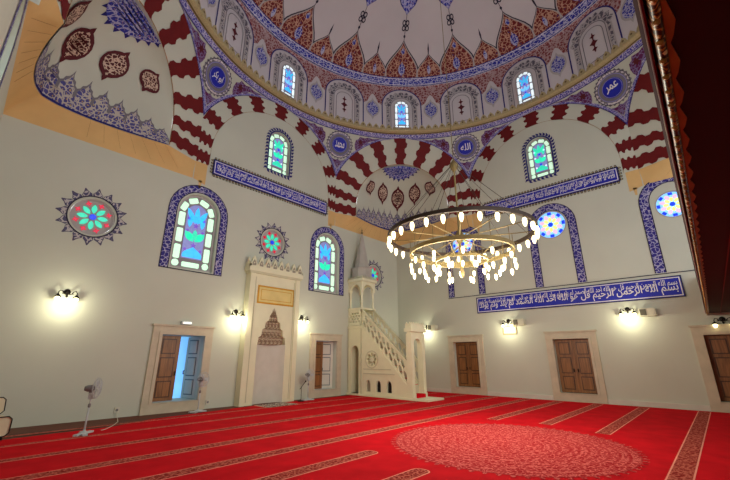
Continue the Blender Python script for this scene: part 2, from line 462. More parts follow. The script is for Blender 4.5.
def wall_mesh(pl, smax, holes, upper=True, reveal=.3):
    M = MB()
    if upper: parts = [(rect(-smax, smax, 0, ZT0), 0, ZT0), (rect(-HS - .03, HS + .03, ZT0, 13.3), ZT0, 99)]
    else: parts = [(rect(-smax, smax, 0, ZT0), 0, ZT0), (rect(-smax, smax, ZT0, 13.3), ZT0, 99)]
    for out, za, zb in parts:   # cut each part into columns with at most one column of holes
        hs = [h for h, _ in holes if za <= min(p[1] for p in h) < zb]
        xs = sorted((min(p[0] for p in h), max(p[0] for p in h)) for h in hs)
        cuts = [out[0][0]]; grp = []
        for a, b in xs:
            if grp and a < grp[-1][1]: grp[-1][1] = max(grp[-1][1], b)
            else: grp.append([a, b])
        for g0, g1 in zip(grp, grp[1:]): cuts.append((g0[1] + g1[0]) / 2)
        cuts.append(out[1][0])
        for x0, x1 in zip(cuts, cuts[1:]):
            col_h = sorted([h for h in hs if x0 < h[0][0] < x1], key=lambda h: min(p[1] for p in h))
            zc = [out[0][1]] + [(max(p[1] for p in h0) + min(p[1] for p in h1)) / 2 for h0, h1 in zip(col_h, col_h[1:])] + [out[2][1]]
            for k in range(len(zc) - 1):
                M.decal([rect(x0, x1, zc[k], zc[k + 1])] + [list(reversed(h)) for h in col_h[k:k + 1]], pl.on(0), 'plaster')
    for h, dep in holes:
        for k in range(len(h)):
            a, b = h[k], h[(k + 1) % len(h)]
            M.face([pl.P(*a), pl.P(*b), pl.P(*b, dep), pl.P(*a, dep)], 'plaster')
    if upper:
        voussoirs(M, pl, RI, 0, layer(0))
        for sg in (-1, 1):   # tan stone block at the foot of the arch
            x0, x1 = sorted((sg * 3.0, sg * HS))
            M.decal([(x0, ZT0 - .12), (x1, ZT0), (x1, ZT1 + .02), (x0, ZT1 + .02)] if sg > 0 else [(x0, ZT0), (x1, ZT0 - .12), (x1, ZT1 + .02), (x0, ZT1 + .02)], pl.on(layer(0)), 'tan_stone')
            M.decal([(sg * 3.15, ZT0 - .3), (sg * 3.22, ZT0 - .3), (sg * 3.24, ZT0), (sg * 3.12, ZT0)], pl.on(layer(0)), 'tan_stone')
    return M

DOORS_Q = [(-2.98, .67), (3.1, .62)]
DOORS_R = [(-4.37, .61), (.11, .63), (4.63, .63)]
DZ0, DZ1, FZ0, FZ1 = .3, 2.27, .08, 2.52
WINQ = [-3.03, 3.05]

# qibla wall ---------------------------------------------------------
holes = [(rect(c - w, c + w, DZ0, DZ1), 1.0) for c, w in DOORS_Q] + [(arch(c, .72, 4.42, 6.47), .3) for c in WINQ] + [(arch(.04, .55, 9.3, 10.75), .22)]
RQ = [(-6.03, 5.5, .87), (.05, 6.1, .84), (6.3, 5.7, .84)]
holes += [(circ(x, z, r * .63, 36), .2) for x, z, r in RQ]
M = wall_mesh(QB, A + .15, holes)
for c in WINQ:
    painted_arch_band(M, QB, c, 1.06, .76, 4.38, 6.47)
    M.decal(rect(c - 1.06, c + 1.06, 4.35, 4.385), QB.on(layer(2)), 'ink')
for x, z, r in RQ: starburst(M, QB, x, z, r * .7, r)
def upper_window_border(M, pl, c):
    M.decal([arch(c, .6, 9.26, 10.75), list(reversed(arch(c, .54, 9.3, 10.75)))], pl.on(layer(0)), 'navy')
    serration(M, pl, along(arch(c, .61, 9.25, 10.75), .17), .14, 'navy', 1)
upper_window_border(M, QB, .04)
tag(M.build('wall_back'), kind='structure')

# right wall ---------------------------------------------------------
NICHES = [-4.1, .08, 4.14]
ROSR = [(-4.1, 7.0, .6), (.06, 7.0, .62), (4.12, 6.78, .5)]
holes = [(rect(c - w, c + w, DZ0, DZ1), .3) for c, w in DOORS_R] + [(arch(.04, .55, 9.3, 10.75), .22)] + [(circ(x, z, r, 36), .06) for x, z, r in ROSR]
M = wall_mesh(RT, A, holes)
for c in NICHES: painted_arch_band(M, RT, c, .97, .64, 4.4, 6.98)
M.decal(rect(-5.1, 6.5, 4.345, 4.375), RT.on(layer(2)), 'ink')
upper_window_border(M, RT, .04)
tag(M.build('wall_right'), kind='structure')

# left wall ----------------------------------------------------------
M = wall_mesh(LF, A + .2, [(arch(3.0, .72, 4.42, 6.47), .3), (arch(-3.0, .72, 4.42, 6.47), .3)], upper=False)
for c in (3.0, -3.0): painted_arch_band(M, LF, c, 1.06, .76, 4.38, 6.47)
tag(M.build('wall_left'), kind='structure')

M = MB(); M.box(-9.2, 9.2, -9.2, -9.0, 0, 3.0, 'plaster')  # unseen low wall added to block world light below the gallery
tag(M.build('wall_front_blocker'), kind='structure')
# ------------------------------------------------------------------ squinches
SD, SR = .5, 2.38               # splay depth, inner half width
def base_depth(s): return SD + 2.3 * (1 - min(1, abs(s) / SR) ** 1.55)
_bp = [(-SR + 2 * SR * k / 240, base_depth(-SR + 2 * SR * k / 240)) for k in range(241)]
_bl = [0]
for k in range(240): _bl.append(_bl[-1] + sqrt((_bp[k + 1][0] - _bp[k][0]) ** 2 + (_bp[k + 1][1] - _bp[k][1]) ** 2))
BL = _bl[-1] / 2
def base_at(l):
    l = max(-BL, min(BL, l)) + BL
    for k in range(240):
        if _bl[k + 1] >= l:
            t = (l - _bl[k]) / (_bl[k + 1] - _bl[k]); return _bp[k][0] + t * (_bp[k + 1][0] - _bp[k][0]), _bp[k][1] + t * (_bp[k + 1][1] - _bp[k][1])
    return _bp[-1]
def vault_pt(pl, l, b, off=0.0):
    s, d = base_at(l); h = (ZC - ZT1) + sqrt(max(0, SR * SR - s * s))
    return pl.P(s * (1 - off * .5), ZT1 + (h - off) * sin(rad(b)), SD + (d - SD - off) * cos(rad(b)))
CREST = lambda w: [(-.5, 0), (.5, 0), (.5, .42), (.36, .5), (.3, .66), (.14, .74), (.05, .9), (0, 1.12), (-.05, .9), (-.14, .74), (-.3, .66), (-.36, .5), (-.5, .42)]
def squinch(deg, left_fix=False, detail=True):
    pl = Plane(deg); M = MB()
    ls = [-BL + 2 * BL * k / 72 for k in range(73)]; bs = [90 * k / 20 for k in range(21)]
    M.grid(lambda l, b: vault_pt(pl, l, b), ls, bs, 'plaster', uvf=lambda l, b: (l, b * .03))
    us = [-12.5 + 205 * k / 82 for k in range(83)]
    M.grid(lambda u, w: band_pt(u, w, SR, SD, pl), us, [0, .25, .5, .75, 1], 'plaster', uvf=lambda u, w: (u * .06, w))
    voussoirs(M, pl, SR, SD, -.02, amp=1.8)
    # tan stone corbel that carries the round squinch over the square corner
    sl = SD / (HS - SR); up = [(-HS, 0), (-HS + .5, .5 * sl)] + [base_at(-BL + 2 * BL * k / 60) for k in range(61)] + [(HS - .5, .5 * sl), (HS, 0)]
    n = len(up) - 1; lo = []
    for k in range(n + 1):
        s = -HS + 2 * HS * k / n; lo.append((s, HS - abs(s) + .01))
    lo[n // 2] = (0, HS + .01)
    def cp(k, t):
        k = int(k); s = lo[k][0] + (up[k][0] - lo[k][0]) * t; d = lo[k][1] + (up[k][1] - lo[k][1]) * t
        p = Vector(pl.P(s, ZT0 + (ZT1 - ZT0) * (t ** .75), d))
        if left_fix and p.x < -A + .35 and s < .02: p.x -= .145 * (1 - t)
        return tuple(p)
    M.grid(cp, list(range(n + 1)), [0, .25, .5, .75, 1], 'tan_stone', uvf=lambda k, t: (k * .1, t))
    for k in list(range(4, n // 2 - 8, 3)) + list(range(n // 2 + 11, n - 2, 3)):   # stone joints
        a, b = Vector(cp(k, .1)), Vector(cp(k, .95)); M.tube([a, (a + b) / 2, b], .003, 'tan_joint', n=4)
    M.decal(rect(-1.6, 1.6, 12.62, 13.0), pl.on(.02), 'plaster')
    if left_fix:   # return of the left wall beside the vault
        a, b = Vector(pl.P(-HS, ZT0 - .05, 0)), Vector(pl.P(-HS, 13.3, 0)); k = Vector((-.16, 0, 0)); M.face([a, b, b + k, a + k], 'plaster')
        M.face([(-A - .16, A, ZT0), (-A + .02, A, ZT0), (-A + .02, A + .02, ZT1), (-A - .16, A + .02, ZT1)], 'tan_stone')
    if not detail: return tag(M.build('squinch_vault'), kind='structure')
    V = lambda off: (lambda l, b: vault_pt(pl, l, b, off))
    B1 = 9.5
    M.decal([(-BL, 0.3), (BL, .3), (BL, B1), (-BL, B1)], V(.012), 'squinch_crest', maxlen=.5, uvf=lambda l, b: (l, b * .04))
    M.decal([(-BL, 0), (BL, 0), (BL, 1.4), (-BL, 1.4)], V(.018), 'navy', maxlen=.5)
    N = 15; w = 2 * BL / N
    for k in range(N):
        c = -BL + w * (k + .5)
        M.decal([(c + x * w, B1 - .5 + y * 14) for x, y in CREST(w)], V(.015), 'gray_paint', maxlen=.6)
        M.decal([(c + x * w * .82, B1 - .5 + y * 11.5) for x, y in CREST(w)], V(.02), 'squinch_crest', maxlen=.6, uvf=lambda l, b: (l, b * .04))
    for k in range(5):
        c = (k - 2) * BL * .315; bb = (57, 44, 38, 44, 57)[k]
        M.decal(leaf(c, bb, .4, 16), V(.03), 'maroon_leaf', maxlen=.8)
        M.decal(leaf(c, bb, .33, 11.5), V(.05), 'loz_dark', maxlen=.8, uvf=lambda l, b: (l, b * .045))
    # blue rosette hanging from the crown
    def crown(x, y, off): # x along chord, y degrees down from the crown
        h = (ZC - ZT1) + sqrt(max(0, SR * SR - x * x)); d = base_depth(x); b = rad(90 - y)
        return pl.P(x, ZT1 + (h - off) * sin(b), SD + (d - SD - off) * cos(b))
    half = [(-.92, 0), (.92, 0)] + [(.92 * cos(pi * k / 20), 27 * sin(pi * k / 20)) for k in range(1, 20)]
    M.decal(half, lambda x, y: crown(x, y, .012), 'roset_blue', maxlen=3, uvf=lambda x, y: (x, y * .034))
    for k in range(11):
        a = pi * (k + .5) / 11
        M.decal([(.9 * cos(a - .1), 26.5 * sin(a - .1)), (.9 * cos(a + .1), 26.5 * sin(a + .1)), (1.04 * cos(a), 31 * sin(a))], lambda x, y: crown(x, y, .012), 'navy')
    return tag(M.build('squinch_vault'), kind='structure')
squinch(45); squinch(135, left_fix=True); squinch(-45)

# ------------------------------------------------------------------ pendentives
def sph_e(z): return asin((z - ZC) / RS)
E0 = sph_e(12.0)
def pend_pt(a0, p, q, off=0.0):
    e = E0 + q / RS; az = rad(a0) - p / (RS * cos(e)); r = (RS - off) * cos(e)
    return (r * cos(az), r * sin(az), ZC + (RS - off) * sin(e))
def arc_half(z):
    r = sqrt(RS * RS - (z - ZC) ** 2); ph = acos(min(1, A / r)); return pi / 8 - ph, r
ZTIP = ZC + sqrt(RO * RO - HS * HS)
def pendentive(a0, painted):
    M = MB(); zs = [ZTIP + (ZR - ZTIP) * (k / 22) ** .9 for k in range(23)]
    def fn(v, z, off=0.0, ins=0.0):
        hw, r = arc_half(z); hw = max(0, hw - ins / r); e = sph_e(z); az = rad(a0) - v * hw
        return ((RS - off) * cos(e) * cos(az), (RS - off) * cos(e) * sin(az), ZC + (RS - off) * sin(e))
    M.grid(lambda v, z: fn(v, z), [-1 + k / 8 for k in range(17)], zs, 'white_paint' if 0 else 'plaster', uvf=lambda v, z: (v * 3, z))
    if painted:
        W = .17
        def strip(i0, i1, mat, off):
            for sg in (-1, 1):
                def g(t, z):
                    hw, r = arc_half(z); i = i0 + (i1 - i0) * t; h = max(0, hw - i / r * (1.0 + 1.2 * max(0, z - 12.2)))
                    e = sph_e(z); az = rad(a0) - sg * h
                    return ((RS - off) * cos(e) * cos(az), (RS - off) * cos(e) * sin(az), ZC + (RS - off) * sin(e))
                zz = [z for z in zs if z <= 12.72]
                M.grid(g, [0, .5, 1], zz, mat, uvf=lambda t, z: (z * 1.3, t * (i1 - i0) * 1.5))
        strip(0, W, 'border_blue_fine', .02); strip(0, .035, 'navy', .026); strip(W * .5 - .015, W * .5 + .015, 'lavender', .03)
        # top border under the cornice
        def top(v, z): return fn(v, z, .024)
        M.grid(top, [-1 + k / 12 for k in range(25)], [12.66, 12.72, 12.8, ZR], 'border_blue_fine', uvf=lambda v, z: (v * 3.2, z * 1.5))
        M.grid(lambda v, z: fn(v, z, .03), [-1 + k / 12 for k in range(25)], [12.64, 12.67], 'navy')
        P = lambda p, q: pend_pt(a0, p, q, .02)
        P2 = lambda p, q: pend_pt(a0, p, q, .03)
        for sg in (-1, 1):
            tri = [(.8, .2), (.84, .42), (.98, .5), (1.02, .62), (1.3, .58), (1.5, .66), (1.7, .6), (2.2, .68), (1.8, .5), (1.55, .44), (1.42, .26), (1.24, .2), (1.2, .04), (1.02, -.02), (.92, -.14), (.84, 0)]
            M.decal([(sg * x, y) for x, y in tri], P, 'purple_leaf', maxlen=.5)
            M.decal(star(sg * 1.1, .34, .16, .09, 6), P2, 'maroon_leaf')
        M.decal([(-.34, -.74), (-.2, -.92), (0, -1.24), (.2, -.92), (.34, -.74), (.12, -.8), (0, -.74), (-.12, -.8)], P, 'purple_leaf')
        M.decal([circ(0, 0, .68, 48), list(reversed(circ(0, 0, .4, 48)))], P, 'ring_pattern', maxlen=.3)
        for r in (.68, .55): M.decal([circ(0, 0, r, 48), list(reversed(circ(0, 0, r - .025, 48)))], P2, 'ink' if r > .6 else 'lavender')
        M.decal(star(0, 0, .74, .67, 26), lambda p, q: pend_pt(a0, p, q, .014), 'gray_paint')
    tag(M.build('pendentive'), kind='structure')
PAINTED = [112.5, 67.5, 22.5, -22.5]
for k in range(8): pendentive(22.5 + 45 * k, ((22.5 + 45 * k + 180) % 360 - 180) in PAINTED)
names_ = {112.5: '\u0627\u0628\u0648 \u0628\u0643\u0631', 67.5: '\u0645\u062d\u0645\u062f', 22.5: '\u0627\u0644\u0644\u0647', -22.5: '\u0639\u0645\u0631'}
rl_ = {112.5: 'round blue calligraphy medallion left of the arch over the prayer niche', 67.5: 'round blue calligraphy medallion between the prayer niche arch and corner vault',
       22.5: 'round blue calligraphy medallion right of the corner vault above the chandelier', -22.5: 'round blue calligraphy medallion nearest the gallery edge on the right'}
for a0 in PAINTED:
    og = pend_pt(a0, 0, 0, 0); M = MB()
    M.grid(lambda r, t: pend_pt(a0, r * cos(t), r * sin(t), .05 if r < .39 else .02), [0.001, .2, .36, .389, .41], [2 * pi * k / 40 for k in range(41)], 'cobalt')
    root = M.build('calligraphy_roundel', origin=og); tag(root, rl_[a0], 'medallion', 'blue calligraphy medallions on the pendentives')
    M = MB(); letters(M, names_[a0], lambda x, y: pend_pt(a0, x, y, .06), 'white_paint', -.25, .25, -.16, .2, bold=.015)
    M.decal([circ(0, 0, .385, 40), list(reversed(circ(0, 0, .365, 40)))], lambda p, q: pend_pt(a0, p, q, .056), 'lavender')
    M.build('lettering', root, origin=og)

# ------------------------------------------------------------------ cornice, drum, dome
RD = 8.0; ZD1 = 15.82
M = MB()
M.lathe([(A + .02, ZR - .06), (8.2, ZR - .04), (8.1, ZR - .0), (8.0, ZR + .03), (7.96, ZR + .08), (7.97, ZR + .12), (8.02, ZR + .14)], 'olive_gilt', n=128)
M.lathe([(8.17, ZR - .04), (8.12, ZR - .02)], 'olive_dark', n=128)
tag(M.build('cornice'), kind='structure')

def drum_pt(a0, p, z, off=0.0):
    az = rad(a0) - p / RD; return ((RD - off) * cos(az), (RD - off) * sin(az), z)
M = MB()
M.grid(lambda u, z: drum_pt(0, -u * RD, z), [2 * pi * k / 128 for k in range(128)], [ZR + .1, 13.6, 14.4, 15.2, ZD1 + .04], 'plaster_dome', closed=True)
LITB = (90, 45, 0, 135, -45)
for k in range(-3, 7):
    a0 = 22.5 * k
    D = lambda off: (lambda p, z: drum_pt(a0, p, z, off))
    lit = k % 2 == 0
    hb = pi * RD / 16
    # red spandrel filling above the niche, to the blue band
    top = [(-hb, ZD1), (-hb, 15.05), (-hb + .12, 14.9)] + [(-hb + .3, 15.15), (-hb + .42, 14.6)]
    arc = [(1.06 * cos(pi - pi * j / 16), 14.5 + 1.05 * sin(pi * j / 16)) for j in range(17)]
    sp = [(-hb, ZD1), (-hb, 15.16), (-hb + .14, 15.0), (-hb + .3, 14.62)] + arc + [(hb - .3, 14.62), (hb - .14, 15.0), (hb, 15.16), (hb, ZD1)]
    M.decal(sp, D(.014), 'spandrel_red', maxlen=.6)
    # outer blue outline of the niche
    o = arch(0, 1.08, ZR + .14, 14.5, 18); i = arch(0, 1.02, ZR + .15, 14.5, 18)
    M.decal(o[1:] + [o[0]] + [i[0]] + list(reversed(i[1:])), D(.02), 'navy', maxlen=.6)
    # ring of grey leaves
    for j in range(9):
        t = pi * (j + .5) / 9; c, s_ = cos(t), sin(t)
        fan = [(.6, -.1), (.78, -.17), (.88, -.12), (.93, -.05), (.97, 0), (.93, .05), (.88, .12), (.78, .17), (.6, .1)]
        M.decal([(r * c - w * s_, 14.45 + r * s_ + w * c) for r, w in fan], D(.018), 'niche_gray')
    for sg in (-1, 1):
        M.decal([(sg * .62, ZR + .2), (sg * .84, ZR + .2), (sg * .84, 14.4), (sg * .62, 14.4)], D(.016), 'gray_light')
        for j in range(5): M.decal(rect(sg * .73 - .07, sg * .73 + .07, ZR + .3 + j * .28, ZR + .5 + j * .28), D(.02), 'niche_gray')
    o = arch(0, .6, ZR + .14, 14.42, 18); i = arch(0, .565, ZR + .15, 14.42, 18)
    M.decal(o[1:] + [o[0]] + [i[0]] + list(reversed(i[1:])), D(.02), 'gray_paint', maxlen=.6)
    if not lit:
        o = arch(0, .46, ZR + .3, 14.36, 18); i = arch(0, .43, ZR + .33, 14.36, 18)
        M.decal([o, list(reversed(i))], D(.02), 'gray_paint')
        for y, s_ in ((13.75, .1), (14.05, .15), (14.38, .1)): M.decal(star(0, y, s_ * 1.25, s_ * .7, 4), D(.022), 'maroon_leaf')
        M.decal(rect(-.025, .025, 13.6, 14.55), D(.02), 'maroon_leaf')
    # blue leaf between niches
    M.decal(leaf(hb, 14.2, .38, .68), D(.016), 'gray_light'); M.decal(leaf(hb, 14.2, .31, .52), D(.022), 'loz_blue')
    # olive crest on the cornice
    for j in range(9):
        c = -hb + hb * 2 * (j + .5) / 9
        M.decal([(c - .17, ZR + .12), (c + .17, ZR + .12), (c + .13, ZR + .24), (c, ZR + .4), (c - .13, ZR + .24)], D(.03), 'olive_gilt')
        M.decal(circ(c, ZR + .23, .05, 8), D(.036), 'olive_dark')
tag(M.build('dome_drum'), kind='structure')

ZE, BE = 15.4, 3.0
def dome_pt(a0, p, e, off=0.0):
    az = rad(a0 - p); e = rad(e); return ((RD - off) * cos(e) * cos(az), (RD - off) * cos(e) * sin(az), ZE + (BE - off) * sin(e))
M = MB()
M.grid(lambda u, e: dome_pt(0, u, e), [360 * k / 128 for k in range(128)], [6.3] + [7.9 + 1.25 * k for k in range(27)] + [43, 46, 49, 52, 56, 60, 65, 70, 75, 80, 85, 90], 'plaster_dome', closed=True, uvf=lambda u, e: (u * .1, e * .08))
du = lambda p, e: (p * .11, e * .06)
M.grid(lambda u, e: dome_pt(0, u, e, .03), [-160 + k * 2 for k in range(120)], [6.4, 7.2, 8, 9, 10, 11, 12, 13, 14.2], 'band_blue', uvf=lambda p, e: (p * .135, e * .09))
for e in (6.5, 14.0, 7.4, 13.0):
    M.grid(lambda u, v: dome_pt(0, u, v, .045), [-160 + k * 2 for k in range(120)], [e, e + .45], 'white_paint' if e in (7.4, 13.0) else 'navy')
for k in range(-3, 7):
    a0 = 22.5 * k
    D = lambda off: (lambda p, e: dome_pt(a0, p, e, off))
    big = ogee(0, 6.2, 14.4, 23, 10); sm = ogee(11.25, 4.5, 14.4, 15.5, 10)
    g = lambda P, cx, f: [(cx + (x - cx) * f, 14.4 + (y - 14.4) * (f * .5 + .5)) for x, y in P]
    for P, cx in ((big, 0), (sm, 11.25)):
        M.decal(g(P, cx, 1.1), D(.02), 'ink', maxlen=1.6); M.decal(g(P, cx, 1.03), D(.027), 'gray_light', maxlen=1.6); M.decal(g(P, cx, .96), D(.034), 'dome_red', maxlen=2.2, uvf=du)
    M.decal([(-11.25, 14.2), (11.25, 14.2), (11.25, 18.6), (-11.25, 18.6)], D(.022), 'dome_red', maxlen=1.6, uvf=du)
    M.decal(leaf(0, 20.5, 1.4, 5.5), D(.045), 'loz_blue', uvf=du); M.decal(leaf(11.25, 19.5, .7, 4), D(.045), 'loz_blue', uvf=du)
    M.decal(leaf(0, 32, .8, 2.2), D(.045), 'loz_blue', uvf=du)
    M.decal([(11.05, 30), (11.45, 30), (11.6, 33), (11.25, 36.5), (10.9, 33)], D(.02), 'ink')
    # chain, quatrefoil and hanging pendant
    M.decal(rect(-.12, .12, 38, 52), D(.02), 'ink')
    for dx, dy in ((.85, 1.2), (-.85, 1.2), (.85, -1.2), (-.85, -1.2)):
        M.decal([circ(dx, 45 + dy, .95, 12, ry=1.35), list(reversed(circ(dx, 45 + dy, .5, 12, ry=.75)))], D(.022), 'ink')
    M.decal(circ(0, 40, .5, 8, ry=.8), D(.022), 'ink')
    pn = [(0, 49.5), (1.4, 51.2), (4.2, 53.5), (6.4, 57), (6.2, 61), (4.6, 66), (2, 70), (0, 74), (-2, 70), (-4.6, 66), (-6.2, 61), (-6.4, 57), (-4.2, 53.5), (-1.4, 51.2)]
    M.decal(pn, D(.025), 'navy', maxlen=2); M.decal([(x * .86, 51 + (y - 51) * .94) for x, y in pn], D(.036), 'roset_blue', maxlen=2, uvf=du)
tag(M.build('dome'), kind='structure')

# ------------------------------------------------------------------ windows
WN = [0]
def arched_window(F, cx, z0, zs, w, style, dep, name_parent=True):
    """stucco-framed stained glass; F(u,v,d) places it"""
    WN[0] += 1
    og = F(cx, z0, dep)
    fr = MB(); f = lambda u, v: F(u, v, dep)
    g = lambda k: (lambda u, v: F(u, v, dep - .012 * k))
    fr.decal(arch(cx, w, z0, zs, 18), f, 'stucco')
    o = arch(cx, w, z0, zs, 18); i = arch(cx, w * .9, z0 + w * .1, zs, 18)
    fr.prism([o, list(reversed(i))], lambda u, v, d: F(u, v, d), dep - .05, dep, 'gray_light')
    root = fr.build('window_%d' % WN[0], origin=og); tag(root, kind='structure')
    gm = MB()
    rim, wi = w * .72, w * .15
    edge, f1, f2, f3, node = style
    # light rim panes: sides, head, corners, foot
    zb = z0 + w * .27; hgt = zs - zb - w * .12; n = 3 if hgt > w * 2 else 2
    for sg in (-1, 1):
        for k in range(n):
            gm.decal(rrect(cx + sg * rim, zb + w * .15 + hgt * (k + .5) / n, wi, hgt / n * .42, 0), g(1), edge)
        gm.decal(circ(cx + sg * rim, zb - w * .0, wi * 1.15, 8), g(1), edge)
    gm.decal(rrect(cx, zb - w * .02, w * .42, wi * .8, 0), g(1), edge)
    for k in range(4):
        a = pi * (k + .5) / 4
        gm.decal(rrect(cx + rim * cos(a), zs + rim * sin(a), wi * .95, w * .23, a), g(1), edge)
    # central field
    fw = w * .5; fz0 = z0 + w * .55
    gm.decal(arch(cx, fw, fz0, zs, 12), g(1), 'gl_lav' if f1 != 'gl_cyan2' else 'gl_cyan')
    H = zs + fw - fz0; cz = lambda t: fz0 + H * t
    gm.decal(ogee(cx, fw * .9, cz(.02), H * .2), g(2), f1)
    for sg in (-1, 0, 1): gm.decal(petal(cx, cz(.62), pi / 2 + sg * .55, .05, H * .34, fw * .26), g(2), f1)
    for sg in (-1, 1): gm.decal(petal(cx + sg * fw * .62, cz(.58), pi / 2, -H * .02, H * .2, fw * .24), g(2), f1)
    for sg in (-1, 1): gm.decal(petal(cx, cz(.3), pi / 2 + sg * .75, .03, H * .25, fw * .36), g(2), f2)
    gm.decal(petal(cx, cz(.33), pi / 2, 0, H * .2, fw * .25), g(3), f2)
    for sg in (-1, 1): gm.decal(circ(cx + sg * fw * .45, cz(.4), fw * .3, 10), g(2), f2)
    for t in (.24, .6): gm.decal(star(cx, cz(t), fw * .3, fw * .15, 5), g(3), node)
    for sg in (-1, 1):
        for t in (.16, .5, .72): gm.decal(circ(cx + sg * fw * .75, cz(t), fw * .15, 8), g(2), f3)
    gm.build('glass', root, origin=og)
    return root
W1 = ('gl_mint', 'gl_cyan', 'gl_green', 'gl_purple', 'gl_purple')
W2 = ('gl_mint', 'gl_green', 'gl_green', 'gl_white', 'gl_blue')
W3 = ('gl_white', 'gl_cyan', 'gl_sky', 'gl_pink', 'gl_blue')
for c in WINQ: arched_window(QB.P, c, 4.44, 6.47, .71, W1, .2)
for pl in (QB, RT): arched_window(pl.P, .04, 9.31, 10.75, .54, W2, .14)
for c in (3.0, -3.0): arched_window(LF.P, c, 4.44, 6.47, .71, W1, .2)
for az in (90, 45, 0): arched_window(lambda u, v, d, az=az: drum_pt(az, u, v, .02 - d), 0, ZR + .2, 14.42, .4, W3, 0.0)

def rosette_window(pl, cx, cz, r, dep, kind):
    WN[0] += 1; og = pl.P(cx, cz, dep); M = MB(); g = lambda k: pl.on(dep - .012 * k)
    M.decal(circ(cx, cz, r, 36), g(0), 'gray_light' if kind == 0 else 'gl_paleblue')
    M.prism([circ(cx, cz, r, 36), list(reversed(circ(cx, cz, r * .93, 36)))], pl.P, dep - .04, dep, 'gray_light')
    root = tag(M.build('window_%d' % WN[0], origin=og), kind='structure'); M = MB()
    for k in range(8):
        a = 2 * pi * k / 8 + pi / 8; b = a + pi / 8
        if kind == 0:
            M.decal(petal(cx, cz, b, r * .2, r * .72, r * .13), g(1), 'gl_green')
            p = (cx + r * .76 * cos(a), cz + r * .76 * sin(a)); M.decal(star(*p, r * .17, r * .09, 4, a), g(1), 'gl_red')
        else:
            M.decal(petal(cx, cz, b, r * .16, r * .56, r * .11), g(2), 'gl_yellow')
            M.decal(petal(cx, cz, a, r * .36, r * .78, r * .14), g(1), 'gl_pink')
            M.decal(rrect(cx + r * .8 * cos(b), cz + r * .8 * sin(b), r * .1, r * .13, b), g(1), 'gl_blue')
    M.decal(circ(cx, cz, r * .16, 14), g(3), 'gl_blue')
    M.build('glass', root, origin=og)
for x, z, r in RQ: rosette_window(QB, x, z, r * .62, .08, 0)
for x, z, r in ROSR: rosette_window(RT, x, z, r, .03, 1)

# ------------------------------------------------------------------ calligraphy panels
BASM = '\u0628\u0633\u0645 \u0627\u0644\u0644\u0647 \u0627\u0644\u0631\u062d\u0645\u0646 \u0627\u0644\u0631\u062d\u064a\u0645'
T1 = BASM + ' \u0642\u0644 \u0647\u0648 \u0627\u0644\u0644\u0647 \u0627\u062d\u062f \u0627\u0644\u0644\u0647 \u0627\u0644\u0635\u0645\u062f \u0644\u0645 \u064a\u0644\u062f \u0648\u0644\u0645 \u064a\u0648\u0644\u062f'
T2 = '\u0627\u0644\u0644\u0647 \u0644\u0627 \u0627\u0644\u0647 \u0627\u0644\u0627 \u0647\u0648 \u0627\u0644\u062d\u064a \u0627\u0644\u0642\u064a\u0648\u0645 \u0644\u0627 \u062a\u0627\u062e\u0630\u0647 \u0633\u0646\u0629 \u0648\u0644\u0627 \u0646\u0648\u0645'
def panel(pl, s0, s1, z0, z1, text, label, serr, rows):
    og = pl.P((s0 + s1) / 2, z0, 0); M = MB()
    M.prism([rect(s0, s1, z0, z1)], pl.P, -.045, -.0195, 'cobalt')
    root = tag(M.build('inscription_sign', origin=og), label, 'inscription', 'blue calligraphy panels')
    b = MB(); f = pl.on(-.05); t = .03; i = .05
    for k, (m, q) in enumerate((('ink', 0), ('white_paint', i))):
        b.decal([rect(s0 + q, s1 - q, z0 + q, z1 - q), list(reversed(rect(s0 + q + t, s1 - q - t, z0 + q + t, z1 - q - t)))], f, m)
    if serr:
        for x, z, nx, nz in along(rect(s0, s1, z0, z1), .13):
            b.decal([(x - nz * .055, z + nx * .055), (x + nz * .055, z - nx * .055), (x + nz * .03 + nx * .1, z - nx * .03 + nz * .1), (x - nz * .03 + nx * .1, z + nx * .03 + nz * .1)], pl.on(-.03), 'ink')
            b.decal(circ(x + nx * .05, z + nz * .05, .03, 6), pl.on(-.036), 'olive_gilt')
    b.build('border', root, origin=og)
    l = MB(); h = z1 - z0 - .2; x0, x1 = s0 + .14, s1 - .14
    for (txt, fa, fb, k) in rows:
        letters(l, txt, pl.on(-.052 - .002 * k), 'white_paint', x0, x1, z0 + .1 + h * fa, z0 + .1 + h * fb, bold=.012)
    l.build('lettering', root, origin=og)
panel(QB, -2.8, 2.86, 8.13, 8.74, T2, 'blue calligraphy panel with zigzag border above the prayer niche window', True, [(T1, 0, .6, 0), (T2 + ' ' + T1, .25, .8, 1), (T1 + ' ' + T2, .5, 1, 2)])
panel(RT, -2.78, 2.8, 8.13, 8.74, T2, 'blue calligraphy panel with zigzag border high above the central right doorway', True, [(T2 + ' ' + BASM, 0, .6, 0), (T1 + ' ' + T2, .25, .8, 1), (T2 + ' ' + T1, .5, 1, 2)])
panel(RT, -3.62, 3.84, 3.52, 4.25, T1, 'long blue calligraphy panel with large white script under painted arches', False, [(T1, 0, .78, 0), (T1 + ' ' + T2, .4, 1, 1)])

